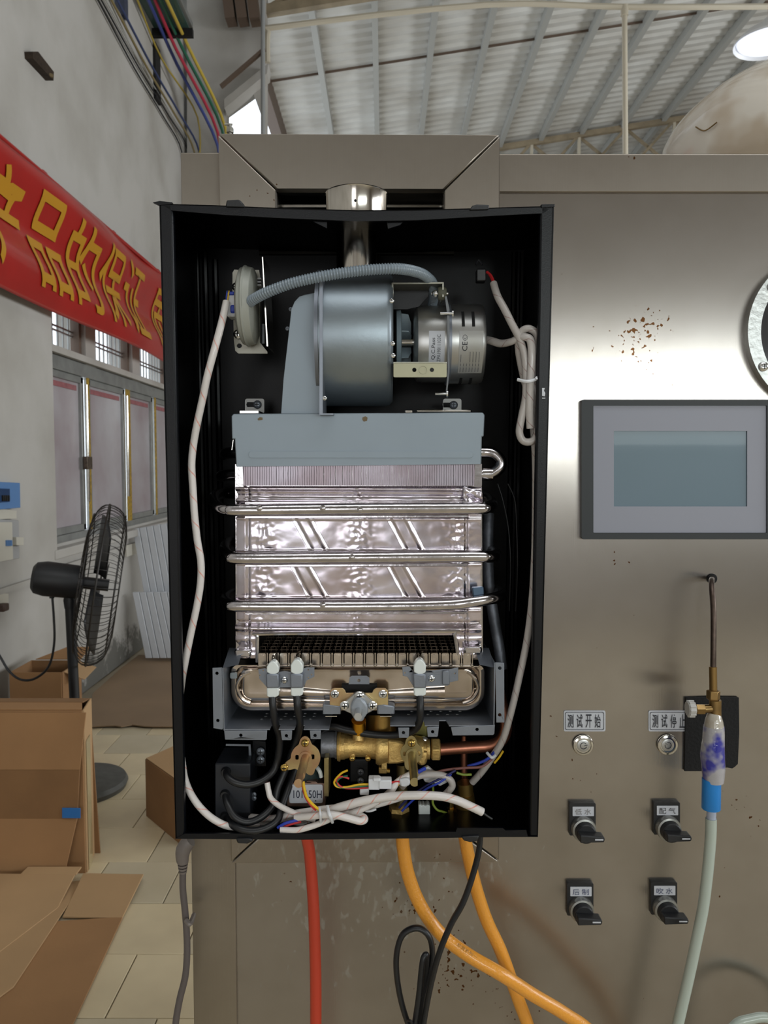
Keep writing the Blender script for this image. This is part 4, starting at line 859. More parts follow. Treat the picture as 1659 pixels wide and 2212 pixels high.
# heat exchanger fins ---------------------------------------------------------
fins = MB(); x = 526.0; random.seed(3)
while x < 1024:
    w = 4.2; s = random.uniform(-.7, .7) if 580 < x < 1000 else 0
    fins.prism([P2(hd(.026 + random.uniform(-.0006, .0006)), [(x, 1003), (x + w, 1003), (x + w + s, 1024), (x + w, 1049), (x, 1049), (x + s, 1024)])], (0, .085, 0)); x += 5.1
HE = fins.build('heat_exchanger_fins', FINM, heater, smooth=0, kind='stuff')
MB().prism([P2(hd(.032), [(510, 1003), (1040, 1002), (1040, 1052), (510, 1052)])], (0, .08, 0)).build('heat_exchanger', FOIL2, heater, label='finned tinned heat exchanger')
hx = bpy.data.objects['heat_exchanger']; HE.parent = hx; HE.matrix_parent_inverse = Matrix()
sheet('end_plate', hd(.024), [(508, 1003), (524, 1003), (526, 1052), (508, 1052)], .09, FOIL2, hx); sheet('end_plate', hd(.024), [(1026, 1002), (1041, 1002), (1041, 1050), (1024, 1050)], .09, FOIL2, hx)
MB().tube([hp(*p) for p in ((1020, 978, .05), (1048, 977, .05), (1068, 981, .048), (1081, 995, .046), (1080, 1010, .045), (1066, 1021, .045), (1050, 1024, .045), (1020, 1025, .045))], .0058, 16).build('return_bend', FOIL2, hx)
MB().lathe(hp(1042, 1024, .045), Xv, [(0, .0066), (.01, .0066)], 18).build('soldered_collar', FOIL2, hx)
for y, x in ((978, 488), (1026, 480)):
    MB().tube([hp(520, y, .07), hp(x + 14, y, .075), hp(x, y + 1, .085), hp(x - 3, y + 4, .1)], .0058, 14).build('return_bend', FOIL2, hx)
MB().tube([hp(504, 950, .04), hp(501, 972, .04)], .0006, 6).build('retaining_wire', CHROME, hx)
# combustion chamber: pressed tinned sheet -----------------------------------------
def seg(px, py, a, b):
    ax_, ay = a; bx_, by = b; L2 = (bx_ - ax_) ** 2 + (by - ay) ** 2; t = max(0, min(1, ((px - ax_) * (bx_ - ax_) + (py - ay) * (by - ay)) / L2))
    return math.hypot(px - ax_ - t * (bx_ - ax_), py - ay - t * (by - ay))
DG = [((632, 1112), (673, 1187), 0), ((665, 1114), (706, 1189), 1), ((837, 1111), (877, 1186), 0), ((873, 1113), (912, 1188), 1), ((630, 1217), (671, 1293), 0), ((664, 1219), (706, 1293), 1), ((838, 1215), (878, 1291), 0), ((870, 1217), (913, 1291), 1)]
def relief(px, py):
    h = 0.0
    for a, b, k in DG:
        d = seg(px, py, a, b)
        if d < 6: h += (.0010 if k else -.0009) * (math.cos(d / 6 * math.pi) + 1) / 2
    for y, w, k in ((1056, 7, .0022), (1072, 6, -.001), (1082, 5, .0014), (1121, 3, .001), (1345, 5, -.0016), (1358, 9, .0028), (1318, 4, .001), (1190, 3, .001), (1219, 3, .001), (1292, 3, .001)):
        d = abs(py - y - .004 * (px - 770));
        if d < w: h += k * (math.cos(d / w * math.pi) + 1) / 2
    for x in (536, 1007):
        d = abs(px - x)
        if d < 5: h -= .0016 * (math.cos(d / 5 * math.pi) + 1) / 2
    if px < 536: h -= .0022 * ((536 - px) / 26) ** 2
    if px > 1007: h -= .0022 * ((px - 1007) / 34) ** 2
    # dents
    e = .0
    n1 = noise.noise(V((px * .028, py * .035, 0))); n2 = noise.noise(V((px * .09, py * .11, 5)))
    edge = max(0, 1 - min(abs(px - 568), abs(px - 990), abs(px - 775)) / 55)
    band = .35 if not (1085 < py < 1112 or 1190 < py < 1215) else .15
    h += n1 * .0006 * band * 2 + n2 * .0007 * (edge * edge + .03)
    return h
ch = MB(); NX, NY = 216, 130
def chf(u, v):
    px = 508 + u * 532 ; py = 1050 + v * 322; return hp(px, py, .032) - V((0, relief(px, py), 0))
ch.grid(chf, NX, NY)
for xa_, xb_, n in ((508, 555, 20), (985, 1041, 24)):
    ch.grid(lambda u, v: hp(xa_ + (xb_ - xa_) * u + (0 if xa_ < 600 else 4 * v * (1 - u)), 1372 + 50 * v, .032) - V((0, relief(xa_ + (xb_ - xa_) * u, 1340) + .001 * math.sin(v * 9), 0)), n, 16)
CH = ch.build('combustion_chamber', FOIL, heater, smooth=180, recalc=False, label='tinned combustion chamber with dented shiny walls')
sheet('chamber_side', hd(.034), [(508, 1052), (514, 1052), (516, 1425), (510, 1425)], .085, FOIL2, CH); sheet('chamber_side', hd(.034), [(1035, 1052), (1041, 1052), (1043, 1410), (1036, 1410)], .085, FOIL2, CH)
CHD = M('dark_inner_steel', (30, 26, 22), .5, .45)  # near-black brown steel for the chamber back and ceiling
sheet('chamber_back', hd(.112), [(512, 1060), (1040, 1060), (1042, 1440), (512, 1440)], .002, CHD, CH)
sheet('chamber_ceiling', hd(.036), [(512, 1368), (1040, 1364), (1040, 1367), (512, 1371)], .076, CHD, CH)
hbox(506, 1404, 542, 1420, .026, .034, 'corner_fold', FOIL2, CH, bevel=.002); hbox(1002, 1398, 1042, 1412, .026, .034, 'corner_fold', FOIL2, CH, bevel=.002)
MB().tube([hp(556, 1430, .030), hp(557, 1376, .030), hp(562, 1369, .03), (hp(770, 1366, .029)), hp(976, 1363, .03), hp(982, 1370, .03), hp(990, 1424, .03)], .0022, 8, 5).build('rolled_opening_edge', FOIL2, CH)
hbox(505, 1092, 535, 1100, .028, .032, 'corner_fold', FOIL, CH, bevel=.002)
# crumpled foil corner
fo = MB().grid(lambda u, v: hp(1000 + 44 * u, 1050 + 40 * v + 14 * u, .026) + V((0, .004 * noise.noise(V((u * 3, v * 3, 1))) , 0)), 14, 14).build('foil_corner', FOIL, CH, smooth=20, recalc=False)
fo.modifiers.new('t', 'SOLIDIFY').thickness = .0008
# coil tubes
for pts, nm in (([(522, 1066, .13), (480, 1066, .115), (464, 1072, .08), (462, 1084, .05), (470, 1096, .03), (492, 1101, .022), (530, 1102, .020), (780, 1099, .020), (1020, 1098, .020), (1046, 1097, .024), (1060, 1093, .036), (1062, 1086, .06), (1050, 1076, .1), (1020, 1070, .13)], 'coil'),
               ([(522, 1170, .13), (495, 1172, .11), (486, 1182, .07), (488, 1194, .04), (500, 1203, .024), (530, 1206, .020), (780, 1204, .020), (1020, 1202, .020), (1050, 1203, .024), (1068, 1201, .036), (1069, 1194, .06), (1050, 1184, .1), (1020, 1178, .13)], 'coil'),
               ([(522, 1280, .13), (500, 1284, .11), (488, 1292, .07), (490, 1302, .04), (502, 1308, .024), (530, 1309, .020), (780, 1309, .020), (960, 1306, .019), (1020, 1300, .018), (1054, 1294, .022), (1076, 1290, .032), (1082, 1282, .05), (1070, 1274, .09)], 'coil')):
    MB().tube([hp(*p) for p in pts], .0060, 18).build('coil_tube', FOIL2, CH)
for y in (1086, 1116, 1192, 1221, 1296, 1324): 
    MB().tube([hp(530, y + 1, .026), hp(770, y, .026), hp(1010, y - 1, .026)], .0016, 6, 4).build('tube_saddle', FOIL2, CH)
for x, y in ((697, 1098), (777, 1101), (697, 1307), (560, 1098), (760, 1204)): MB().lathe(hp(x, y, .014), (0, -1, 0), [(-.004, .0035), (0, .003), (.001, .001)], 12).build('solder_drop', FOIL2, CH)
sheet('tube_clip', hd(.018), [(1020, 1270), (1045, 1268), (1046, 1284), (1022, 1288)], .008, M('blue_steel_clip', (84, 104, 126), .7, .4), CH, bevel=.001)
# burner -------------------------------------------------------------------
burner = MB().prism([P2(hd(.09), [(500, 1415), (1046, 1415), (1046, 1425), (500, 1425)])], (0, .02, 0)).build('burner_rail', BURND, heater)
pitch = 23.3
for k in range(20):
    x = 566 + pitch * k
    if x > 1030: break
    m = MB()
    m.prism([P2(hd(.028), rr(x - 8, 1411, x + 8, 1438, 3))], (0, .006, 0))
    m.prism([P2(hd(.0272), rr(x - 4, 1415, x + 4, 1434, 2))], (0, .002, 0))
    m.c = 1
    m.prism([P2(hd(.034), [(x - 6, 1410), (x - 4.5, 1410), (x - 4.5, 1425), (x - 6, 1425)])], (0, .06, 0))
    m.prism([P2(hd(.034), [(x + 4.5, 1410), (x + 6, 1410), (x + 6, 1425), (x + 4.5, 1425)])], (0, .06, 0))
    for j in range(5):
        d = .040 + .014 * j; z = hp(x, 1409, .034).z
        c = V((hp(x, 1409, .034).x, hp(x, 1409, d).y + .0, z + .0004))
        for sx_ in (-1, 1): m.box(c + V((sx_ * .0026, 0, .0015)), (.0005, .0006, .005))
        m.box(c + V((0, 0, .004)), (.0057, .0007, .0006)); m.box(c + V((0, 0, .0008)), (.0095, .0007, .0006))
    m.build('burner_blade', [BURND, BURNK], burner, smooth=0)
    MB().lathe(hp(x + 11.6, 1437, .026), (0, -1, 0), [(-.004, .0018), (0, .0018), (.0012, .0008)], 12).build('blade_rivet', CHROME, burner)
    MB().tube([hp(x + 11.6, 1410, .027), hp(x + 11.6, 1434, .027)], .0009, 6, 1).build('blade_spacer', BURND, burner)
hbox(555, 1438, 1035, 1442, .026, .036, 'burner_ledge', BURND, burner, bevel=.0006)
# burner pan: concentric pressed shape
def rring(inset, n=14):
    x0, y0, x1, y1, r = 499 + inset, 1436 + inset * .35, 1047 - inset, 1535 - inset, max(6, 44 - inset)
    o = []
    for cx, cy, a_, r_ in ((x1 - r, y1 - r, 0, r), (x0 + r, y1 - r, 90, r), (x0 + 14, y0 + 14, 180, 14), (x1 - 14, y0 + 14, 270, 14)):
        for i in range(n + 1): t = math.radians(a_ + 90 * i / n); o.append((cx + r_ * math.cos(t), cy + r_ * math.sin(t)))
    return o
pan = MB(); rings = [(0, .040), (0.01, .030), (1.5, .0288), (11, .0290), (13, .0315), (16, .0325), (19, .0305), (23, .0275), (30, .0262), (38, .0268)]
vs = []; n = None
for ins, d in rings: P = [hp(x_, y_, d) for x_, y_ in rring(ins)]; n = len(P); vs += P
fs = [(k * n + i, k * n + (i + 1) % n, (k + 1) * n + (i + 1) % n, (k + 1) * n + i) for k in range(len(rings) - 1) for i in range(n)] + [tuple(range((len(rings) - 1) * n, len(rings) * n))]
pan.add(vs, fs); pan = pan.build('burner_pan', BURN, heater, smooth=60, label='shiny heat-tinted burner pan')
for pts, r in (([(600, 1492), (650, 1494), (715, 1497)], [.0085, .0062, .0050]), ([(556, 1505), (610, 1511), (715, 1514)], [.001, .0030, .0032]), ([(518, 1491), (566, 1491)], [.0012, .001]), ([(660, 1478), (700, 1470), (775, 1452)], [.0012, .0018, .0024]), ([(860, 1478), (820, 1466), (775, 1452)], [.0012, .0018, .0024]),
               ([(960, 1494), (900, 1495), (838, 1497)], [.0080, .0062, .0050]), ([(1000, 1510), (940, 1512), (838, 1513)], [.001, .0030, .0032]), ([(985, 1488), (1030, 1488)], [.0012, .001])):
    MB().tube([hp(x_, y_, .0285) for x_, y_ in pts], r, 12, 5, flat=.6).build('pressed_venturi', BURN, pan)
sheet('pan_corner_lug', hd(.025), rr(497, 1453, 512, 1466, 3), .003, GALV, pan, bevel=.0006)
for cx, s in ((985, -1), (540, 1)): MB().tube([hp(cx + s * 0, 1452, .0275), hp(cx - s * 18, 1462, .0268), hp(cx - s * 28, 1484, .0265), hp(cx - s * 18, 1508, .0268), hp(cx, 1518, .0275)] if s > 0 else [hp(1008, 1450, .0275), hp(1024, 1464, .0268), hp(1033, 1486, .0265), hp(1022, 1508, .0268), hp(1000, 1518, .0275)], .0018, 8, 6).build('pressed_crescent', BURN, pan)
# grey mounting tray -----------------------------------------------------------
tray = sheet('mounting_tray', hd(.004), [(459, 1443), (479, 1442), (482, 1573), (480, 1576), (461, 1573)], .0014, GALVD, heater, [circ(468.5, 1454.5, 3.6), circ(470.5, 1556.5, 3.6)], bevel=.0003, label='grey zinc sheet mounting tray with drilled tabs')
sheet('tray_flange', hd(.004), [(1070, 1431), (1089, 1432), (1090, 1561), (1072, 1561)], .0014, GALVD, tray, [circ(1079.5, 1443.5, 3.6), circ(1079.5, 1544.5, 3.6)], bevel=.0003)
def plate3(name, pts, th, mat=GALVD, parent=tray): return MB().prism([pts], th).build(name, mat, parent)
a, b = hp(480, 1443, .0045), hp(483, 1578, .0045); dv = V((0, .085, 0))
plate3('tray_side', [a, b, b + dv, a + dv], (.001, 0, 0))
a, b = hp(1070, 1432, .0045), hp(1068, 1566, .0045); plate3('tray_side', [a, b, b + dv, a + dv], (-.001, 0, 0))
for sx, sg in ((481, 1), (1070, -1)):
    aa = hp(sx, 1443, .006); bb_ = hp(sx + 40 * sg, 1405, .03); plate3('tray_gusset', [aa, hp(sx + 34 * sg, 1436, .006) , hp(sx + 44 * sg, 1400, .04), hp(sx + 14 * sg, 1400, .045)], (0, .0012, 0))
zb_ = hp(520, 1577, .0045).z
def bplate(xs, yfront, name='tray_floor', holes=()):
    """horizontal floor of the tray: list of px ranges at the front edge"""
    pts = []
    for px, d in xs: p = hp(px, yfront, .0045); pts.append(V((p.x, p.y + d, p.z)))
    return MB().prism([pts] + [[V((c[0] + math.cos(t) * .0018, c[1] + math.sin(t) * .0018, pts[0].z)) for t in [k * math.pi / 4 for k in range(8)]] for c in holes], (0, 0, .001)).build(name, GALVD, tray)
F0 = hp(600, 1577, .0045)
hl = [(hp(px, 1577, .0045).x, F0.y + d) for px, d in [(555 + 22 * i + (6 if j else 0), .030 + .009 * j) for j in range(3) for i in range(6)]]
bplate([(484, 0), (583, 0), (583, .012), (603, .014), (602, 0), (636, 0), (637, .012), (656, .012), (656, 0), (711, 0), (711, .085), (484, .085)], 1577, holes=hl)
F1 = hp(900, 1571, .0045)
hl = [(hp(px, 1571, .0045).x, F1.y + d) for px, d in [(885 + 22 * i + (8 if j else 0), .034 + .010 * j) for j in range(2) for i in range(6)]]
bplate([(843, 0), (897, 0), (897, .014), (917, .014), (918, 0), (948, 0), (951, .016), (966, .016), (970, 0), (1068, 0), (1068, .085), (843, .085)], 1569, holes=hl)
for pts, hs in (([(484, 1578), (577, 1578), (576, 1597), (573, 1599), (486, 1598)], (520, 1588.5)), ([(606, 1578), (631, 1578), (630, 1597), (628, 1599), (609, 1599)], (618.5, 1589.5)), ([(669, 1578), (693, 1578), (693, 1597), (671, 1597)], (680.5, 1589)),
                ([(860, 1572), (884, 1572), (883, 1592), (881, 1594), (862, 1594)], (871.5, 1583)), ([(922, 1571), (948, 1570), (946, 1590), (944, 1592), (924, 1592)], (934.5, 1581)), ([(974, 1571), (1069, 1566), (1068, 1585), (1065, 1588), (978, 1589)], (1030.5, 1576))):
    sheet('tray_tab', hd(.0042), pts, .0013, GALVD, tray, [circ(*hs, 3.5)], bevel=.0003)
# electrodes --------------------------------------------------------------------
def electrode(x, ytop, yb, fold=True):
    cx = lambda y0, y1, w, d0, d1, name: MB().prism([P2(hd(d0), rr(x - w, y0, x + w, y1, 3))], (0, d1 - d0, 0)).build(name, CERA, e, bevel=.0008)
    e = MB().prism([P2(hd(.008), [(x - 13, 1452), (x - 13, ytop + 12), (x - 8, ytop + 4), (x - 3, ytop)] + [(x + 3, ytop), (x + 8, ytop + 4), (x + 13, ytop + 12), (x + 13, 1452), (x, 1460)])], (0, .011, 0)).build('spark_electrode', CERA, heater, bevel=.0012, label='white ceramic spark electrode')
    MB().prism([P2(hd(.0075), [(x - 13, 1486), (x + 13, 1486), (x + 13, yb - 6), (x + 1, yb), (x - 13, yb - 5)])], (0, .012, 0)).build('lower_ceramic', CERA, e, bevel=.001)
    MB().prism([P2(hd(.0068), [(x - 15, 1456), (x + 13, 1456), (x + 14, 1487), (x - 14, 1487)])], (0, .013, 0)).build('ceramic_clip', GALVD, e, bevel=.0015)
    MB().tube([hp(x, ytop + 6, .014), hp(x - 1, ytop - 4, .016), hp(x + 2, ytop - 14, .026), hp(x + 8, ytop - 18, .04)], .0009, 6, 5).build('electrode_pin', CHROME, e)
    return e
electrode(589, 1429, 1509); electrode(641, 1425, 1507); electrode(907, 1425, 1507)
br1 = sheet('electrode_bracket', hd(.0145), [(558, 1446), (572, 1444), (602, 1452), (613, 1450), (628, 1452), (652, 1446), (662, 1442), (679, 1442), (679, 1462), (662, 1470), (656, 1484), (600, 1485), (576, 1484), (560, 1466)], .0012, GALVD, heater, [circ(568.5, 1448.5, 1.8, 8), circ(561.5, 1458.5, 1.8, 8), circ(666, 1447, 1.8, 8), circ(673, 1457, 1.8, 8), circ(666, 1464, 1.8, 8)], bevel=.0003)
screw(hd(.014), 614, 1469, .0034, SCREWM, br1)
br2 = sheet('electrode_bracket', hd(.0145), [(869, 1441), (885, 1440), (893, 1452), (940, 1448), (958, 1446), (970, 1446), (990, 1442), (990, 1470), (972, 1474), (968, 1481), (893, 1483), (880, 1462), (870, 1460)], .0012, GALVD, heater, [circ(874.5, 1453.5, 2, 8), circ(967, 1459, 2, 8), circ(982, 1455, 1.8, 8)], bevel=.0003)
screw(hd(.014), 932, 1466, .0034, SCREWM, br2)
MB().prism([P2(hd(.011), [(956, 1450), (970, 1448), (972, 1480), (956, 1480)])], (0, .004, 0)).build('bracket_fold', GALVD, br2, bevel=.001)
# ignition leads
for pts in ([(588, 1505, .010), (590, 1530, .008), (594, 1560, .012), (604, 1595, .025), (600, 1640, .03), (588, 1668, .026), (562, 1688, .018), (534, 1695, .014), (508, 1690, .012), (492, 1678, .016), (489, 1665, .026)],
            [(641, 1503, .010), (643, 1530, .008), (648, 1565, .016), (640, 1600, .03), (622, 1650, .035), (601, 1700, .028), (590, 1738, .022), (566, 1764, .014), (535, 1776, .01), (508, 1765, .01), (492, 1738, .016), (487, 1716, .026)],
            [(907, 1503, .010), (908, 1535, .006), (905, 1562, .012), (890, 1580, .022), (850, 1588, .028), (800, 1586, .03), (750, 1577, .03), (712, 1570, .034), (680, 1590, .05), (640, 1660, .045), (610, 1740, .02), (599, 1772, .01), (572, 1790, .004), (540, 1795, .002), (508, 1786, .006), (491, 1768, .022)]):
    MB().tube([hp(*p) for p in pts], .0037, 12, 8).build('ignition_lead', RUB, heater)
# ignition pack
ign = hbox(464, 1649, 541, 1774, .028, .075, 'ignition_pack', M('matt_black_plastic', (30, 33, 40), rough=.5), heater, bevel=.0015, label='black plastic ignition pack')
for x_, y_ in ((489, 1665), (487, 1714), (487, 1762)): MB().lathe(hp(x_, y_, .029), (0, -1, 0), [(-.004, .0052), (.004, .0050), (.006, .0040)], 20).build('lead_socket', RUB, ign)
ib = sheet('ignition_bracket', hd(.05), [(488, 1607), (541, 1608), (544, 1650), (538, 1650), (537, 1612), (488, 1611)], .0012, GALVD, heater)
sheet('bracket_plate', hd(.06), [(545, 1600), (574, 1602), (575, 1656), (545, 1656)], .0015, BLK2, ib, bevel=.0005)
for x_, y_ in ((563, 1623), (563, 1641)): screw(hd(.058), x_, y_, .0044, GALVD, ib)
for x_, y_ in ((549, 1716), (549, 1724)): screw(hd(.04), x_, y_, .0026, GALVD, ib)
# gas valve -----------------------------------------------------------------------
vz = 1616
gv = MB().lathe(hp(695, 1608, .055), Xv, [(0, .0135), (.0145, .0135), (.0145, .0148), (.0165, .0148)], 40).build('gas_valve', M('die_cast_grey', (138, 140, 146), .6, .45, bump=.15, bs=400), heater, label='grey and brass gas valve with copper inlet')
def lx(px0, px1, py, d, prof, name, mat=BRASS, n=36):
    a, b = hp(px0, py, d), hp(px1, py, d); L_ = b.x - a.x; return MB().lathe(a, Xv, [(t * L_, r) for t, r in prof], n).build(name, mat, gv, bevel=0)
lx(729, 760, 1612, .050, [(0, .0145), (.12, .0155), (.2, .0155), (.22, .0135), (.5, .0135), (.55, .0128), (1, .0115)], 'valve_throat')
lx(752, 815, 1611, .050, [(0, .0122), (.2, .0110), (.6, .0115), (.9, .0135), (1, .0145)], 'valve_barrel')
lx(812, 826, 1612, .048, [(0, .0175), (.3, .019), (.7, .019), (1, .0185)], 'valve_flange')
lx(826, 838, 1612, .048, [(0, .0185), (1, .0170)], 'valve_flange')
MB().prism([P2(hd(.034), [(836, 1598), (866, 1602), (884, 1612), (886, 1646), (860, 1651), (836, 1652)])], (0, .028, 0)).build('valve_body', BRASS, gv, bevel=.003)
lx(880, 928, 1618, .048, [(0, .0140), (.4, .0140), (.7, .0125), (.72, .0095), (.85, .0095), (.87, .0105), (1, .0105)], 'inlet_body')
MB().prism([P2(hd(.036), [(902, 1622), (926, 1624), (922, 1652), (906, 1656), (900, 1648)])], (0, .022, 0)).build('inlet_boss', BRASS, gv, bevel=.003)
a = hp(931, 1618, .048)
MB().lathe(a, Xv, [(0, .0108), (.001, .0125), (.0085, .0125), (.0095, .0108)], 6).build('hex_nut', BRASS, gv, bevel=.0007)
for x_, y0_, y1_ in ((761, 1628, 1643), (795, 1628, 1643)): 
    hbox(x_ - 6, y0_, x_ + 6, y1_, .040, .055, 'mounting_ear', BRASS, gv, bevel=.0012); screw(hd(.0395), x_, y1_ - 4, .003, SCREWY, gv)
hbox(818, 1658, 836, 1672, .042, .056, 'flange_lug', BRASS, gv, bevel=.001); MB().lathe(hp(836, 1665, .046), Xv, [(0, .003), (.003, .003)], 12).build('lug_screw', SCREWY, gv)
hbox(824, 1628, 836, 1664, .036, .050, 'flange_lug', BRASS, gv, bevel=.001)
MB().lathe(hp(774, 1600, .034), (0, -.3, -1), [(-.012, .0065), (0, .0055), (.001, .003)], 20).build('pressure_plug', BRASS, gv)
MB().cyl(hp(823, 1545, .062), hp(823, 1582, .056), .0165, 28).build('solenoid_cap', M('dark_brass', (128, 98, 48), .9, .4), gv)
MB().cyl(hp(775, 1556, .03), hp(775, 1580, .034), .0075, 20).build('brass_nozzle', M('bright_brass', (206, 150, 46), 1, .25), gv)
hbox(894, 1556, 924, 1600, .06, .08, 'olive_cover', M('olive_zinc', (122, 118, 66), .7, .45), gv, bevel=.002)
screw(hd(.05), 915, 1602, .006, SCREWM, gv)
for x_ in (868,): MB().cyl(hp(x_, 1650, .06), hp(x_, 1745, .06), .006, 20).build('outlet_tube', ZY2, gv)
MB().lathe(hp(862, 1742, .06), (0, 0, -1), [(0, .011), (.01, .012), (.012, .010)], 6).build('outlet_nut', BRASS, gv)
MB().cyl(hp(1002, 1588, .09), hp(1002, 1710, .09), .004, 12).build('thin_copper_pipe', COPPER, gv)
MB().cyl(hp(1004, 1690, .07), hp(1006, 1715, .07), .0085, 16).build('inlet_fitting', M('dull_brass', (150, 122, 66), .9, .4), gv)
MB().cyl(hp(1000, 1716, .07), hp(1004, 1745, .07), .012, 16).build('inlet_fitting', bpy.data.materials['dull_brass'], gv)
MB().tube([hp(948, 1619, .048), hp(985, 1616, .048), hp(1030, 1613, .046), hp(1058, 1611, .044), hp(1078, 1603, .042), hp(1090, 1586, .040), hp(1093, 1562, .042), hp(1086, 1530, .05), hp(1074, 1480, .062), hp(1068, 1440, .07)], .0063, 18).build('copper_pipe', COPPER, heater)
MB().tube([hp(1084, 1446, .05), hp(1078, 1400, .055), hp(1066, 1330, .062), hp(1056, 1260, .07), hp(1054, 1180, .08), hp(1056, 1110, .09)], .0058, 16).build('dark_return_pipe', M('dark_tinned_pipe', (120, 124, 132), .7, .5, bump=.3, bs=150, var=.5, vs=40), heater)
# regulator on the burner pan
zy = sheet('manifold_bracket', hd(.013), [(712, 1495), (716, 1489), (722, 1487), (740, 1487), (745, 1491), (747, 1497), (804, 1497), (807, 1490), (812, 1487), (832, 1487), (838, 1492), (839, 1528), (815, 1529), (800, 1520), (752, 1520), (736, 1528), (712, 1530)], .0016, ZY, heater, bevel=.0004, label='yellow zinc manifold bracket')
for x_, y_ in ((723, 1499), (827, 1499)): screw(hd(.0125), x_, y_, .0042, SCREWM, zy)
for (x0_, x1_) in ((697, 736), (814, 853)): sheet('angle_foot', hd(.012), [(x0_, 1524), (x0_ + 16 if x0_ > 800 else x0_ + 2, 1522), (x1_, 1526), (x1_, 1543), (x0_, 1543)], .014, GALVD, zy, bevel=.0015)
for (x0_, x1_) in ((703, 728), (821, 846)): MB().bar(hp(x0_, 1547, .012), hp(x1_, 1547, .012), .002, .0008).build('spring_clip', CHROME, zy)
sheet('hanger_lug', hd(.016), [(753, 1478), (755, 1464), (760, 1460), (792, 1460), (798, 1465), (798, 1478)], .0014, GALVD, zy, [circ(775, 1470, 3.6)], bevel=.0004)
sheet('dark_gap_plate', hd(.024), [(738, 1479), (814, 1479), (814, 1500), (738, 1500)], .001, DARK, zy)
reg = sheet('gas_regulator', hd(.007), [(737, 1526), (740, 1520), (768, 1497), (784, 1497), (810, 1519), (814, 1526), (811, 1533), (792, 1543), (760, 1543), (740, 1534)], .006, CAN, heater, bevel=.001, label='grey cast gas regulator with a protruding shaft')
MB().prism([P2(hd(.001), [(757, 1527), (762, 1515), (768, 1508), (782, 1508), (789, 1516), (794, 1527), (795, 1540), (788, 1550), (784, 1559), (768, 1559), (763, 1551), (757, 1540)])], (0, .008, 0)).build('regulator_body', M('cast_alloy', (152, 158, 166), .5, .42), reg, bevel=.0022, seg=3)
MB().cyl(hp(775, 1533, .005), hp(775, 1533, .005) + V((0, -.022, 0)), .0037, 20).build('regulator_shaft', CAN, reg)
for x_, y_ in ((776, 1503), (744, 1524), (805, 1524)): screw(hd(.0065), x_, y_, .0046, SCREWM, reg)
# spindle plates
c2 = math.pi / 180
def blob(cx, cy, r, ears):
    """outline of a round plate with lobes (angle, reach, half width)"""
    o = []
    for a_ in range(0, 360, 5):
        rr_ = r
        for an, re, hw in ears:
            d = abs((a_ - an + 180) % 360 - 180)
            if d < hw: rr_ = max(rr_, r + (re - r) * (.5 + .5 * math.cos(d / hw * math.pi)) ** .6)
        o.append((cx + rr_ * math.cos(a_ * c2), cy + rr_ * math.sin(a_ * c2)))
    return o
wk = sheet('spindle_plate', hd(.026), blob(660, 1637, 32, [(-92, 47, 26), (155, 52, 22), (70, 40, 20)]), .0018, ZY, heater, [rr(638, 1631, 645, 1641, 2, 2), rr(672, 1630, 679, 1640, 2, 2)], bevel=.0004, label='round zinc plate of the left spindle')
screw(hd(.0255), 659, 1605, .0040, SCREWY, wk); screw(hd(.0255), 614, 1658, .0040, SCREWY, wk); 
def spindle(x, y, d0, ln, mat, parent):
    a = hp(x, y, d0); b = a + V((0, -ln, 0)); m = MB(); m.lathe(a, (0, -1, 0), [(-.004, .0066), (.002, .0066), (.002, .0043), (ln - .018, .0043)], 28)
    m.prism([[b + V((math.cos(t) * .0043, .018, math.sin(t) * .0043)) for t in [math.radians(k) for k in range(50, 311, 20)]]], (0, -.018, 0))
    return m.build('control_spindle', mat, parent)
spindle(660, 1636, .026, .066, ZY, wk)
wk2 = sheet('spindle_plate', hd(.026), blob(889, 1627, 24, [(-92, 38, 34), (100, 38, 30)]), .0018, ZY2, heater, [rr(871, 1624, 877, 1633, 2, 2), rr(902, 1623, 908, 1632, 2, 2)], bevel=.0004, label='small zinc plate of the right spindle')
screw(hd(.0255), 889, 1605, .0040, SCREWY, wk2); spindle(890, 1630, .026, .070, ZY2, wk2)
# solenoid under left plate
sol = MB().prism([P2(hd(.034), [(619, 1692), (660, 1691), (663, 1688), (682, 1688), (686, 1692), (701, 1692), (702, 1743), (620, 1742)])], (0, .03, 0)).build('solenoid', M('bronze_solenoid', (150, 124, 112), .8, .4), heater, bevel=.001, label='bronze framed solenoid with white label')
sheet('solenoid_label', hd(.033), rr(625, 1695, 697, 1735, 4), .0012, STK, sol)
text('label_lettering', '101150H', quad(hd(.0328), 634, 1707, 695, 1724), M('blue_black_ink', (36, 40, 60)), sol)
text('label_mark', '1', quad(hd(.0328), 681, 1728, 683, 1731), INK, sol)
hbox(700, 1636, 710, 1722, .03, .07, 'yoke', ZY2, sol, bevel=.001)
MB().lathe(hp(665, 1675, .055), (0, 0, -1), [(-.02, .017), (0, .017), (.012, .015)], 28).build('solenoid_coil', M('green_black_coil', (46, 60, 60), rough=.3), sol)
MB().tube([hp(682, 1655, .04), hp(690, 1665, .035), hp(694, 1678, .036)], .0022, 8).build('coil_band', CERA, sol)
hbox(756, 1640, 795, 1690, .07, .08, 'dark_microswitch', PLA, gv, bevel=.001)
for y_ in (1667, 1686): screw(hd(.068), 779, y_, .0036, GALVD, gv)
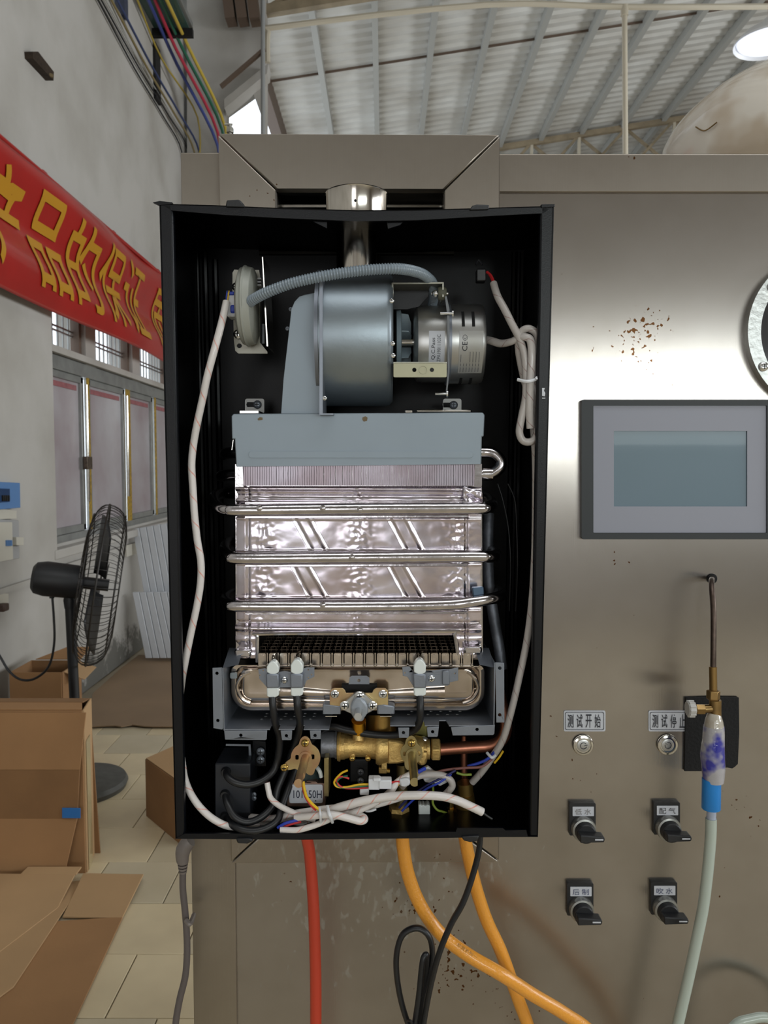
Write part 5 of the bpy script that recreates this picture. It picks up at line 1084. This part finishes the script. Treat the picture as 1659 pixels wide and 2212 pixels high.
# floor items of the casing
st = hp(974, 1758, .05)
MB().lathe(hp(975, 1756, .06), (0, 0, 1), [(-.002, .0085), (0, .0085), (.001, .0055), (.005, .0055), (.0055, .0025), (.014, .0025)], 6).build('earth_stud', SCREWY, cas)
MB().prism([P2(hd(.05), [(904, 1739), (908, 1738), (911, 1741), (914, 1738), (919, 1742), (923, 1738), (929, 1741), (929, 1760), (925, 1763), (904, 1761)])], (0, .012, 0)).build('cable_clip', CERA, cas, bevel=.0015)
# ================================================================ LOOSE CABLES
def cable(name, lab, pts, r, mat, cat='cable', group=None, flat=1, fn=hp, n=14, sm=8, rf=None):
    return tag(MB().tube([fn(*p) for p in pts], r, n, sm, flat=flat, rf=rf).build(name, mat, None), lab, cat, group)
G1 = 'sleeved cables in the heater'
cable('sleeved_cable', 'long white sleeved cable hanging down the left inside of the casing', [(489, 652, .028), (483, 680, .022), (475, 712, .016), (462, 760, .012), (448, 812, .012), (438, 860, .014), (426, 915, .016), (418, 960, .018), (414, 1005, .018), (417, 1060, .018), (420, 1110, .018), (426, 1165, .018), (434, 1215, .018), (433, 1260, .018), (425, 1310, .018), (412, 1370, .018), (402, 1420, .018), (394, 1465, .02), (387, 1530, .022), (388, 1600, .022), (394, 1650, .02), (400, 1685, .018), (414, 1718, .014), (436, 1748, .01), (465, 1772, .008), (500, 1786, .012), (560, 1788, .02)], .0036, SLV, group=G1)
cable('sleeved_cable', 'grey-white sleeved cable looped and tied beside the motor on the right', [(1066, 612, .04), (1075, 640, .03), (1090, 668, .022), (1106, 700, .016), (1122, 732, .012), (1134, 775, .010), (1136, 850, .010), (1127, 900, .010), (1122, 932, .010), (1128, 950, .010), (1141, 955, .010), (1155, 948, .010), (1161, 925, .012), (1160, 870, .012), (1152, 815, .012), (1158, 765, .012), (1162, 735, .012), (1155, 717, .012), (1140, 710, .012), (1126, 718, .014), (1120, 745, .016), (1126, 790, .018), (1142, 860, .018), (1152, 920, .018), (1157, 1000, .018), (1157, 1100, .018), (1155, 1200, .018), (1149, 1300, .018), (1138, 1385, .018), (1120, 1470, .018), (1102, 1545, .02), (1085, 1600, .026), (1060, 1640, .036), (1040, 1668, .042), (1020, 1690, .048)], .0036, SLVG, group=G1)
cable('sleeved_cable', 'grey sleeved cable leaving the motor end and crossing into the loop', [(1040, 732, .062), (1060, 736, .045), (1082, 742, .03), (1104, 738, .018), (1120, 730, .013), (1134, 728, .009), (1146, 736, .007), (1149, 770, .006), (1146, 820, .006), (1144, 880, .007), (1146, 925, .009)], .0040, SLVG, group=G1, flat=.7)
tag(MB().tube([hp(1118, 820, .004), hp(1138, 824, .0), hp(1156, 820, .004), hp(1160, 816, .001)], .0016, 8).build('cable_tie', WPL), 'white cable tie round the looped cable on the right side', 'cable tie')
cn = thing('black_connector', 'small black plug with red wire ends above the looped cable', 'connector', hp(1045, 590, .06))
hbox(1030, 580, 1050, 607, .05, .062, 'plug_body', PLA, cn, bevel=.001)
for k in (0, 1): MB().tube([hp(1050 + 3 * k, 588 - k, .055), hp(1060, 594 + 4 * k, .05), hp(1070 - 2 * k, 616, .04)], .0011, 8).build('red_wire', RED, cn)
MB().tube([hp(1028, 572, .06), hp(1034, 562, .062), hp(1042, 572, .06)], .0009, 8).build('latch_loop', PLA, cn)
for x_ in (0, 1): cable('thin_black_wire', ('inner' if x_ == 0 else 'outer') + ' thin black wire hanging beside the chamber on the right', [(1075 + 22 * x_, 1045, .06), (1086 + 26 * x_, 1080, .06), (1098 + 18 * x_, 1140, .06), (1103 + 15 * x_, 1220, .06), (1100 + 14 * x_, 1320, .07)], .0008, RUB, 'wire')
# bottom bundle
cable('sleeved_cable', 'thick white sleeved cable arching to the right over the casing floor', [(640, 1778, .03), (680, 1763, .018), (720, 1748, .010), (760, 1736, .006), (800, 1727, .004), (850, 1720, .002), (900, 1718, .0), (950, 1720, .0), (985, 1728, .0), (1015, 1741, .002), (1042, 1754, .004)], .0042, SLV, group=G1)
MB().tube([hp(1040, 1753, .004), hp(1052, 1762, .004), hp(1063, 1769, .004)], .0012, 8).build('black_wire_end', RUB, [o for o in SC.objects if o.name.startswith('sleeved_cable')][-1])
cable('sleeved_cable', 'thin white sleeve rising left of the solenoid label', [(577, 1690, .02), (580, 1708, .018), (585, 1724, .016), (600, 1738, .014), (620, 1749, .012), (645, 1760, .012), (680, 1772, .014)], .0029, SLV, group=G1)
cable('sleeved_cable', 'white sleeve folded back at the right end of the tied bundle', [(638, 1766, .008), (665, 1763, .004), (700, 1760, .000), (725, 1761, -.002), (755, 1768, -.002), (778, 1774, -.001), (788, 1770, .003), (780, 1763, .008), (750, 1760, .012), (715, 1764, .014)], .0036, SLV, group=G1)
cable('sleeved_cable', 'lowest white sleeve of the bundle ending near the bottom lip', [(606, 1792, .004), (640, 1793, .002), (670, 1786, .002), (700, 1775, .004), (730, 1762, .008), (770, 1752, .012)], .0030, SLV, group=G1)
cable('sleeved_cable', 'white sleeve running under the solenoid into the left side', [(540, 1765, .03), (590, 1768, .022), (640, 1757, .016), (700, 1748, .014), (740, 1744, .014)], .0036, SLV, group=G1)
cable('sleeved_cable', 'second grey-white sleeve beside the coiled black leads', [(520, 1778, .035), (570, 1776, .026), (620, 1768, .02), (680, 1756, .018)], .0034, SLVG, group=G1)
cable('sleeved_cable', 'white sleeve slanting up to the white plug', [(735, 1765, .01), (780, 1748, .01), (820, 1728, .012), (845, 1708, .014), (858, 1690, .018), (880, 1676, .022), (900, 1668, .026)], .0034, SLV, group=G1)
cable('sleeved_cable', 'white sleeve curling down right of the right spindle', [(868, 1700, .03), (880, 1688, .028), (905, 1676, .026), (930, 1673, .026), (955, 1675, .026), (972, 1684, .026), (977, 1697, .026), (970, 1708, .026), (962, 1716, .028)], .0036, SLVG, group=G1)
cable('sleeved_cable', 'middle white sleeve between the plug and the tied bundle', [(700, 1772, .012), (750, 1752, .016), (800, 1742, .018), (850, 1728, .02), (885, 1716, .024)], .0032, SLV, group=G1)
tag(MB().tube([hp(690, 1745, .002), hp(692, 1760, -.006), hp(693, 1778, .002)], .0013, 8).build('cable_tie', WPL), 'left of the two clear ties round the white bundle', 'cable tie')
tag(MB().tube([hp(707, 1742, .002), hp(711, 1758, -.007), hp(715, 1768, -.005), hp(718, 1776, .002)], .0017, 8).build('cable_tie', WPL), 'right of the two clear ties round the white bundle', 'cable tie')
tag(MB().tube([hp(790, 1752, .012), hp(800, 1752, .010), hp(812, 1748, .012)], .0012, 8).build('cable_tie', WPL), 'cut tie end poking right below the white bundle', 'cable tie')
pg = thing('white_plug', 'white plastic plug joining red yellow and green wires under the brass valve', 'connector', hp(820, 1695, .012))
hbox(796, 1684, 820, 1707, .008, .02, 'plug_shell', WPL, pg, bevel=.001); hbox(818, 1686, 846, 1705, .007, .018, 'plug_housing', WPL, pg, bevel=.001); hbox(806, 1682, 822, 1688, .006, .014, 'plug_latch', WPL, pg, bevel=.0006)
hbox(777, 1703, 797, 1718, .016, .024, 'rear_housing', WPL, pg, bevel=.001)
for mat_, pts in ((YEL, [(751, 1664), (738, 1670), (726, 1682), (722, 1692), (730, 1700), (750, 1700), (775, 1695), (800, 1694)]), (RED, [(754, 1682), (742, 1678), (730, 1680), (728, 1690), (738, 1700), (760, 1703), (800, 1701)]), (GRN, [(751, 1676), (738, 1679), (729, 1686), (730, 1697), (745, 1702), (775, 1699), (800, 1697)]), (RED, [(846, 1690), (855, 1689), (864, 1688)]), (YEL, [(846, 1699), (854, 1698), (862, 1694)])):
    MB().tube([hp(x_, y_, .016) for x_, y_ in pts], .0011, 8).build('plug_wire', mat_, pg)
tag(MB().prism([P2(hd(.014), [(862, 1684), (880, 1681), (887, 1688), (885, 1697), (876, 1701), (864, 1698)])], (0, .012, 0)).build('sleeve_end', WPL, None, bevel=.0025), 'translucent sleeve end just left of the right spindle tip', 'sleeve')
tag(MB().prism([P2(hd(.034), [(908, 1672), (916, 1660), (924, 1656), (938, 1668), (960, 1676), (968, 1690), (950, 1699), (940, 1692), (918, 1690)])], (0, .006, 0)).build('clear_housing', WPL, None, bevel=.001), 'clear plastic terminal housing right of the right spindle', 'connector')
for mat_, pts, r_, lab, nm in ((YEL, [(655, 1688, -.002), (657, 1702, -.004), (662, 1720, -.004), (672, 1734, -.002), (685, 1746, .0), (692, 1752, .002)], .0014, 'yellow wire hanging over the white solenoid label', 'yellow_wire'),
        (RED, [(652, 1680, .004), (654, 1700, .002), (660, 1722, .002), (672, 1740, .002), (682, 1750, .004)], .0011, 'thin red wire beside the yellow one over the label', 'red_wire'),
        (BLU, [(868, 1752, .03), (890, 1730, .028), (920, 1705, .024), (950, 1690, .022), (975, 1672, .026)], .0012, 'blue wire slanting across behind the right spindle', 'blue_wire'),
        (M('navy_insulation', (30, 34, 90)), [(862, 1745, .032), (885, 1722, .030), (925, 1695, .026), (960, 1678, .024), (984, 1664, .026)], .0012, 'navy wire parallel above the slanting blue wire', 'navy_wire'),
        (BLU, [(1010, 1655, .034), (1035, 1648, .032), (1055, 1638, .03), (1070, 1622, .03)], .0015, 'short blue wire below the copper pipe bend', 'blue_wire'),
        (BRN, [(935, 1670, .03), (965, 1663, .03), (1000, 1659, .03), (1040, 1656, .03), (1062, 1640, .03)], .0014, 'brown wire running left from under the copper bend', 'brown_wire'),
        (LGR, [(986, 1669, .04), (1000, 1673, .04), (1018, 1673, .042)], .0013, 'short green and yellow earth wire above the brass inlet', 'earth_wire'),
        (LGR, [(935, 1690, .05), (936, 1715, .05), (935, 1735, .05), (944, 1749, .05), (955, 1753, .052), (970, 1758, .056)], .0012, 'green and yellow earth wire reaching the brass stud', 'earth_wire'),
        (YEL, [(1068, 1648, .036), (1078, 1636, .034), (1087, 1622, .034)], .0012, 'short yellow wire right of the copper bend', 'yellow_wire'),
        (BLU, [(903, 1668, .02), (912, 1663, .02), (918, 1660, .022)], .002, 'bright blue wire loop at the right spindle', 'blue_wire'),
        (BLU, [(600, 1788, .006), (615, 1779, .004), (632, 1774, .004), (644, 1771, .006)], .0015, 'blue wire leaving the cut sleeve at lower left of bundle', 'blue_wire'),
        (RED, [(604, 1790, .008), (620, 1783, .006), (636, 1778, .006), (650, 1775, .008)], .0013, 'red wire under the blue one at lower left of bundle', 'red_wire')):
    cable(nm, lab, pts, r_, mat_, 'wire', 'thin coloured wires in the heater', n=8)
tag(MB().tube([hp(1052, 1626, .026), hp(1062, 1636, .02), hp(1070, 1632, .024)], .0015, 8).build('cable_tie', WPL), 'grey cable tie below the copper pipe bend', 'cable tie')
# ================================================================ HOSES AND CORDS BELOW
hy = lambda x, y, Y: yp(Y)(x, y)
ORH = M('red_orange_hose', (186, 56, 30), rough=.4, coat=.2); YH = M('yellow_gas_hose', (226, 152, 48), rough=.3, coat=.35, bump=.3, bs=420)
tag(MB().tube([hy(*p) for p in ((655, 1780, .83), (667, 1830, .835), (672, 1880, .84), (677, 1950, .84), (680, 2030, .84), (682, 2120, .84), (682, 2240, .84), (680, 2500, .84), (672, 3000, .82), (640, 3900, .80))], .0064, 18).build('red_hose', ORH), 'red-orange flexible hose hanging straight below the heater', 'hose')
tag(MB().tube([hy(*p) for p in ((868, 1780, .82), (871, 1830, .82), (882, 1890, .82), (908, 1955, .82), (950, 2015, .82), (1010, 2062, .82), (1080, 2103, .82), (1150, 2148, .83), (1220, 2190, .84), (1290, 2245, .85), (1400, 2400, .85), (1470, 2700, .83), (1480, 3200, .81), (1440, 3900, .80))], .0072, 20).build('yellow_hose', YH), 'yellow gas hose sweeping right, in front where the two cross', 'hose', 'yellow gas hoses')
tag(MB().tube([hy(*p) for p in ((1000, 1780, .845), (1008, 1830, .845), (1026, 1910, .85), (1050, 1985, .85), (1080, 2050, .85), (1102, 2110, .85), (1120, 2160, .85), (1145, 2230, .85), (1180, 2360, .85), (1230, 2650, .84), (1250, 3100, .82), (1220, 3900, .81))], .0072, 20).build('yellow_hose', YH), 'yellow gas hose running steeply down behind the other one', 'hose', 'yellow gas hoses')
hn = text('hose_print', '软管系列一', [hy(990, 2035, .8128), hy(1032, 2064, .8128), hy(1028, 2071, .8128), hy(986, 2042, .8128)], M('brown_ink', (120, 88, 40)), [o for o in SC.objects if o.name == 'yellow_hose'][0], off=(0, -.001, 0))
pc_ = thing('black_power_cord', 'black power cord hanging from the heater and folded into a loop', 'cord', hy(1035, 1820, .80))
MB().tube([hy(*p) for p in ((1038, 1800, .79), (1034, 1840, .79), (1020, 1895, .785), (1000, 1950, .78), (975, 1995, .78), (952, 2050, .78), (936, 2105, .785), (922, 2170, .79), (912, 2240, .79), (900, 2400, .8), (880, 2900, .80), (860, 3900, .79))], .0031, 12, flat=1.4).build('falling_length', RUB, pc_)
MB().tube([hy(*p) for p in ((905, 2260, .80), (882, 2212, .80), (866, 2160, .80), (857, 2105, .80), (857, 2060, .80), (868, 2022, .80), (890, 2006, .80), (912, 2008, .80), (929, 2028, .80), (934, 2065, .80), (926, 2110, .80), (912, 2160, .80), (906, 2240, .80))], .0031, 12, flat=1.3).build('outer_loop', RUB, pc_)
MB().tube([hy(*p) for p in ((888, 2260, .79), (896, 2212, .79), (905, 2150, .79), (910, 2100, .79), (914, 2072, .79), (920, 2062, .793), (922, 2072, .798), (920, 2110, .80), (912, 2180, .80), (900, 2260, .80))], .0031, 12).build('inner_fold', RUB, pc_)
MB().tube([hy(880, 2204, .79), hy(888, 2206, .784), hy(892, 2214, .79)], .0014, 8).build('cord_tie', RUB, pc_)
GP = M('grey_plug_rubber', (112, 104, 100), rough=.45)
gp = thing('grey_plug_cord', 'grey moulded plug and cord hanging at the left side of the bench', 'cord', hy(403, 1830, .9))
MB().tube([hy(*p) for p in ((412, 1815, .9), (404, 1822, .9), (396, 1836, .9), (394, 1850, .9), (395, 1862, .9))], [.0075, .0085, .0088, .0078, .0068], 16).build('moulded_plug', GP, gp)
for k in range(4): MB().lathe(hy(395, 1860 + 7 * k, .9), (0, 0, -1), [(0, .0066 - .0006 * k), (.0026, .0062 - .0006 * k)], 16).build('strain_relief_ring', GP, gp)
MB().tube([hy(*p) for p in ((395, 1880, .9), (395, 1920, .9), (399, 1960, .9), (403, 2010, .9), (404, 2060, .9), (400, 2110, .9), (388, 2160, .9), (379, 2215, .9), (374, 2300, .9), (380, 2500, .9), (384, 3000, .9), (370, 3800, .9))], .0040, 12).build('cord', M('dark_grey_cord', (92, 84, 82), rough=.5), gp)
tag(MB().tube([hy(402, 1988, .892), hy(410, 1996, .888), hy(416, 1984, .9), hy(419, 1976, .91)], .0028, 8).build('tape_loop', M('grey_tape', (120, 112, 108), rough=.4)), 'grey tape loop holding the grey cord to the bench side', 'tape')
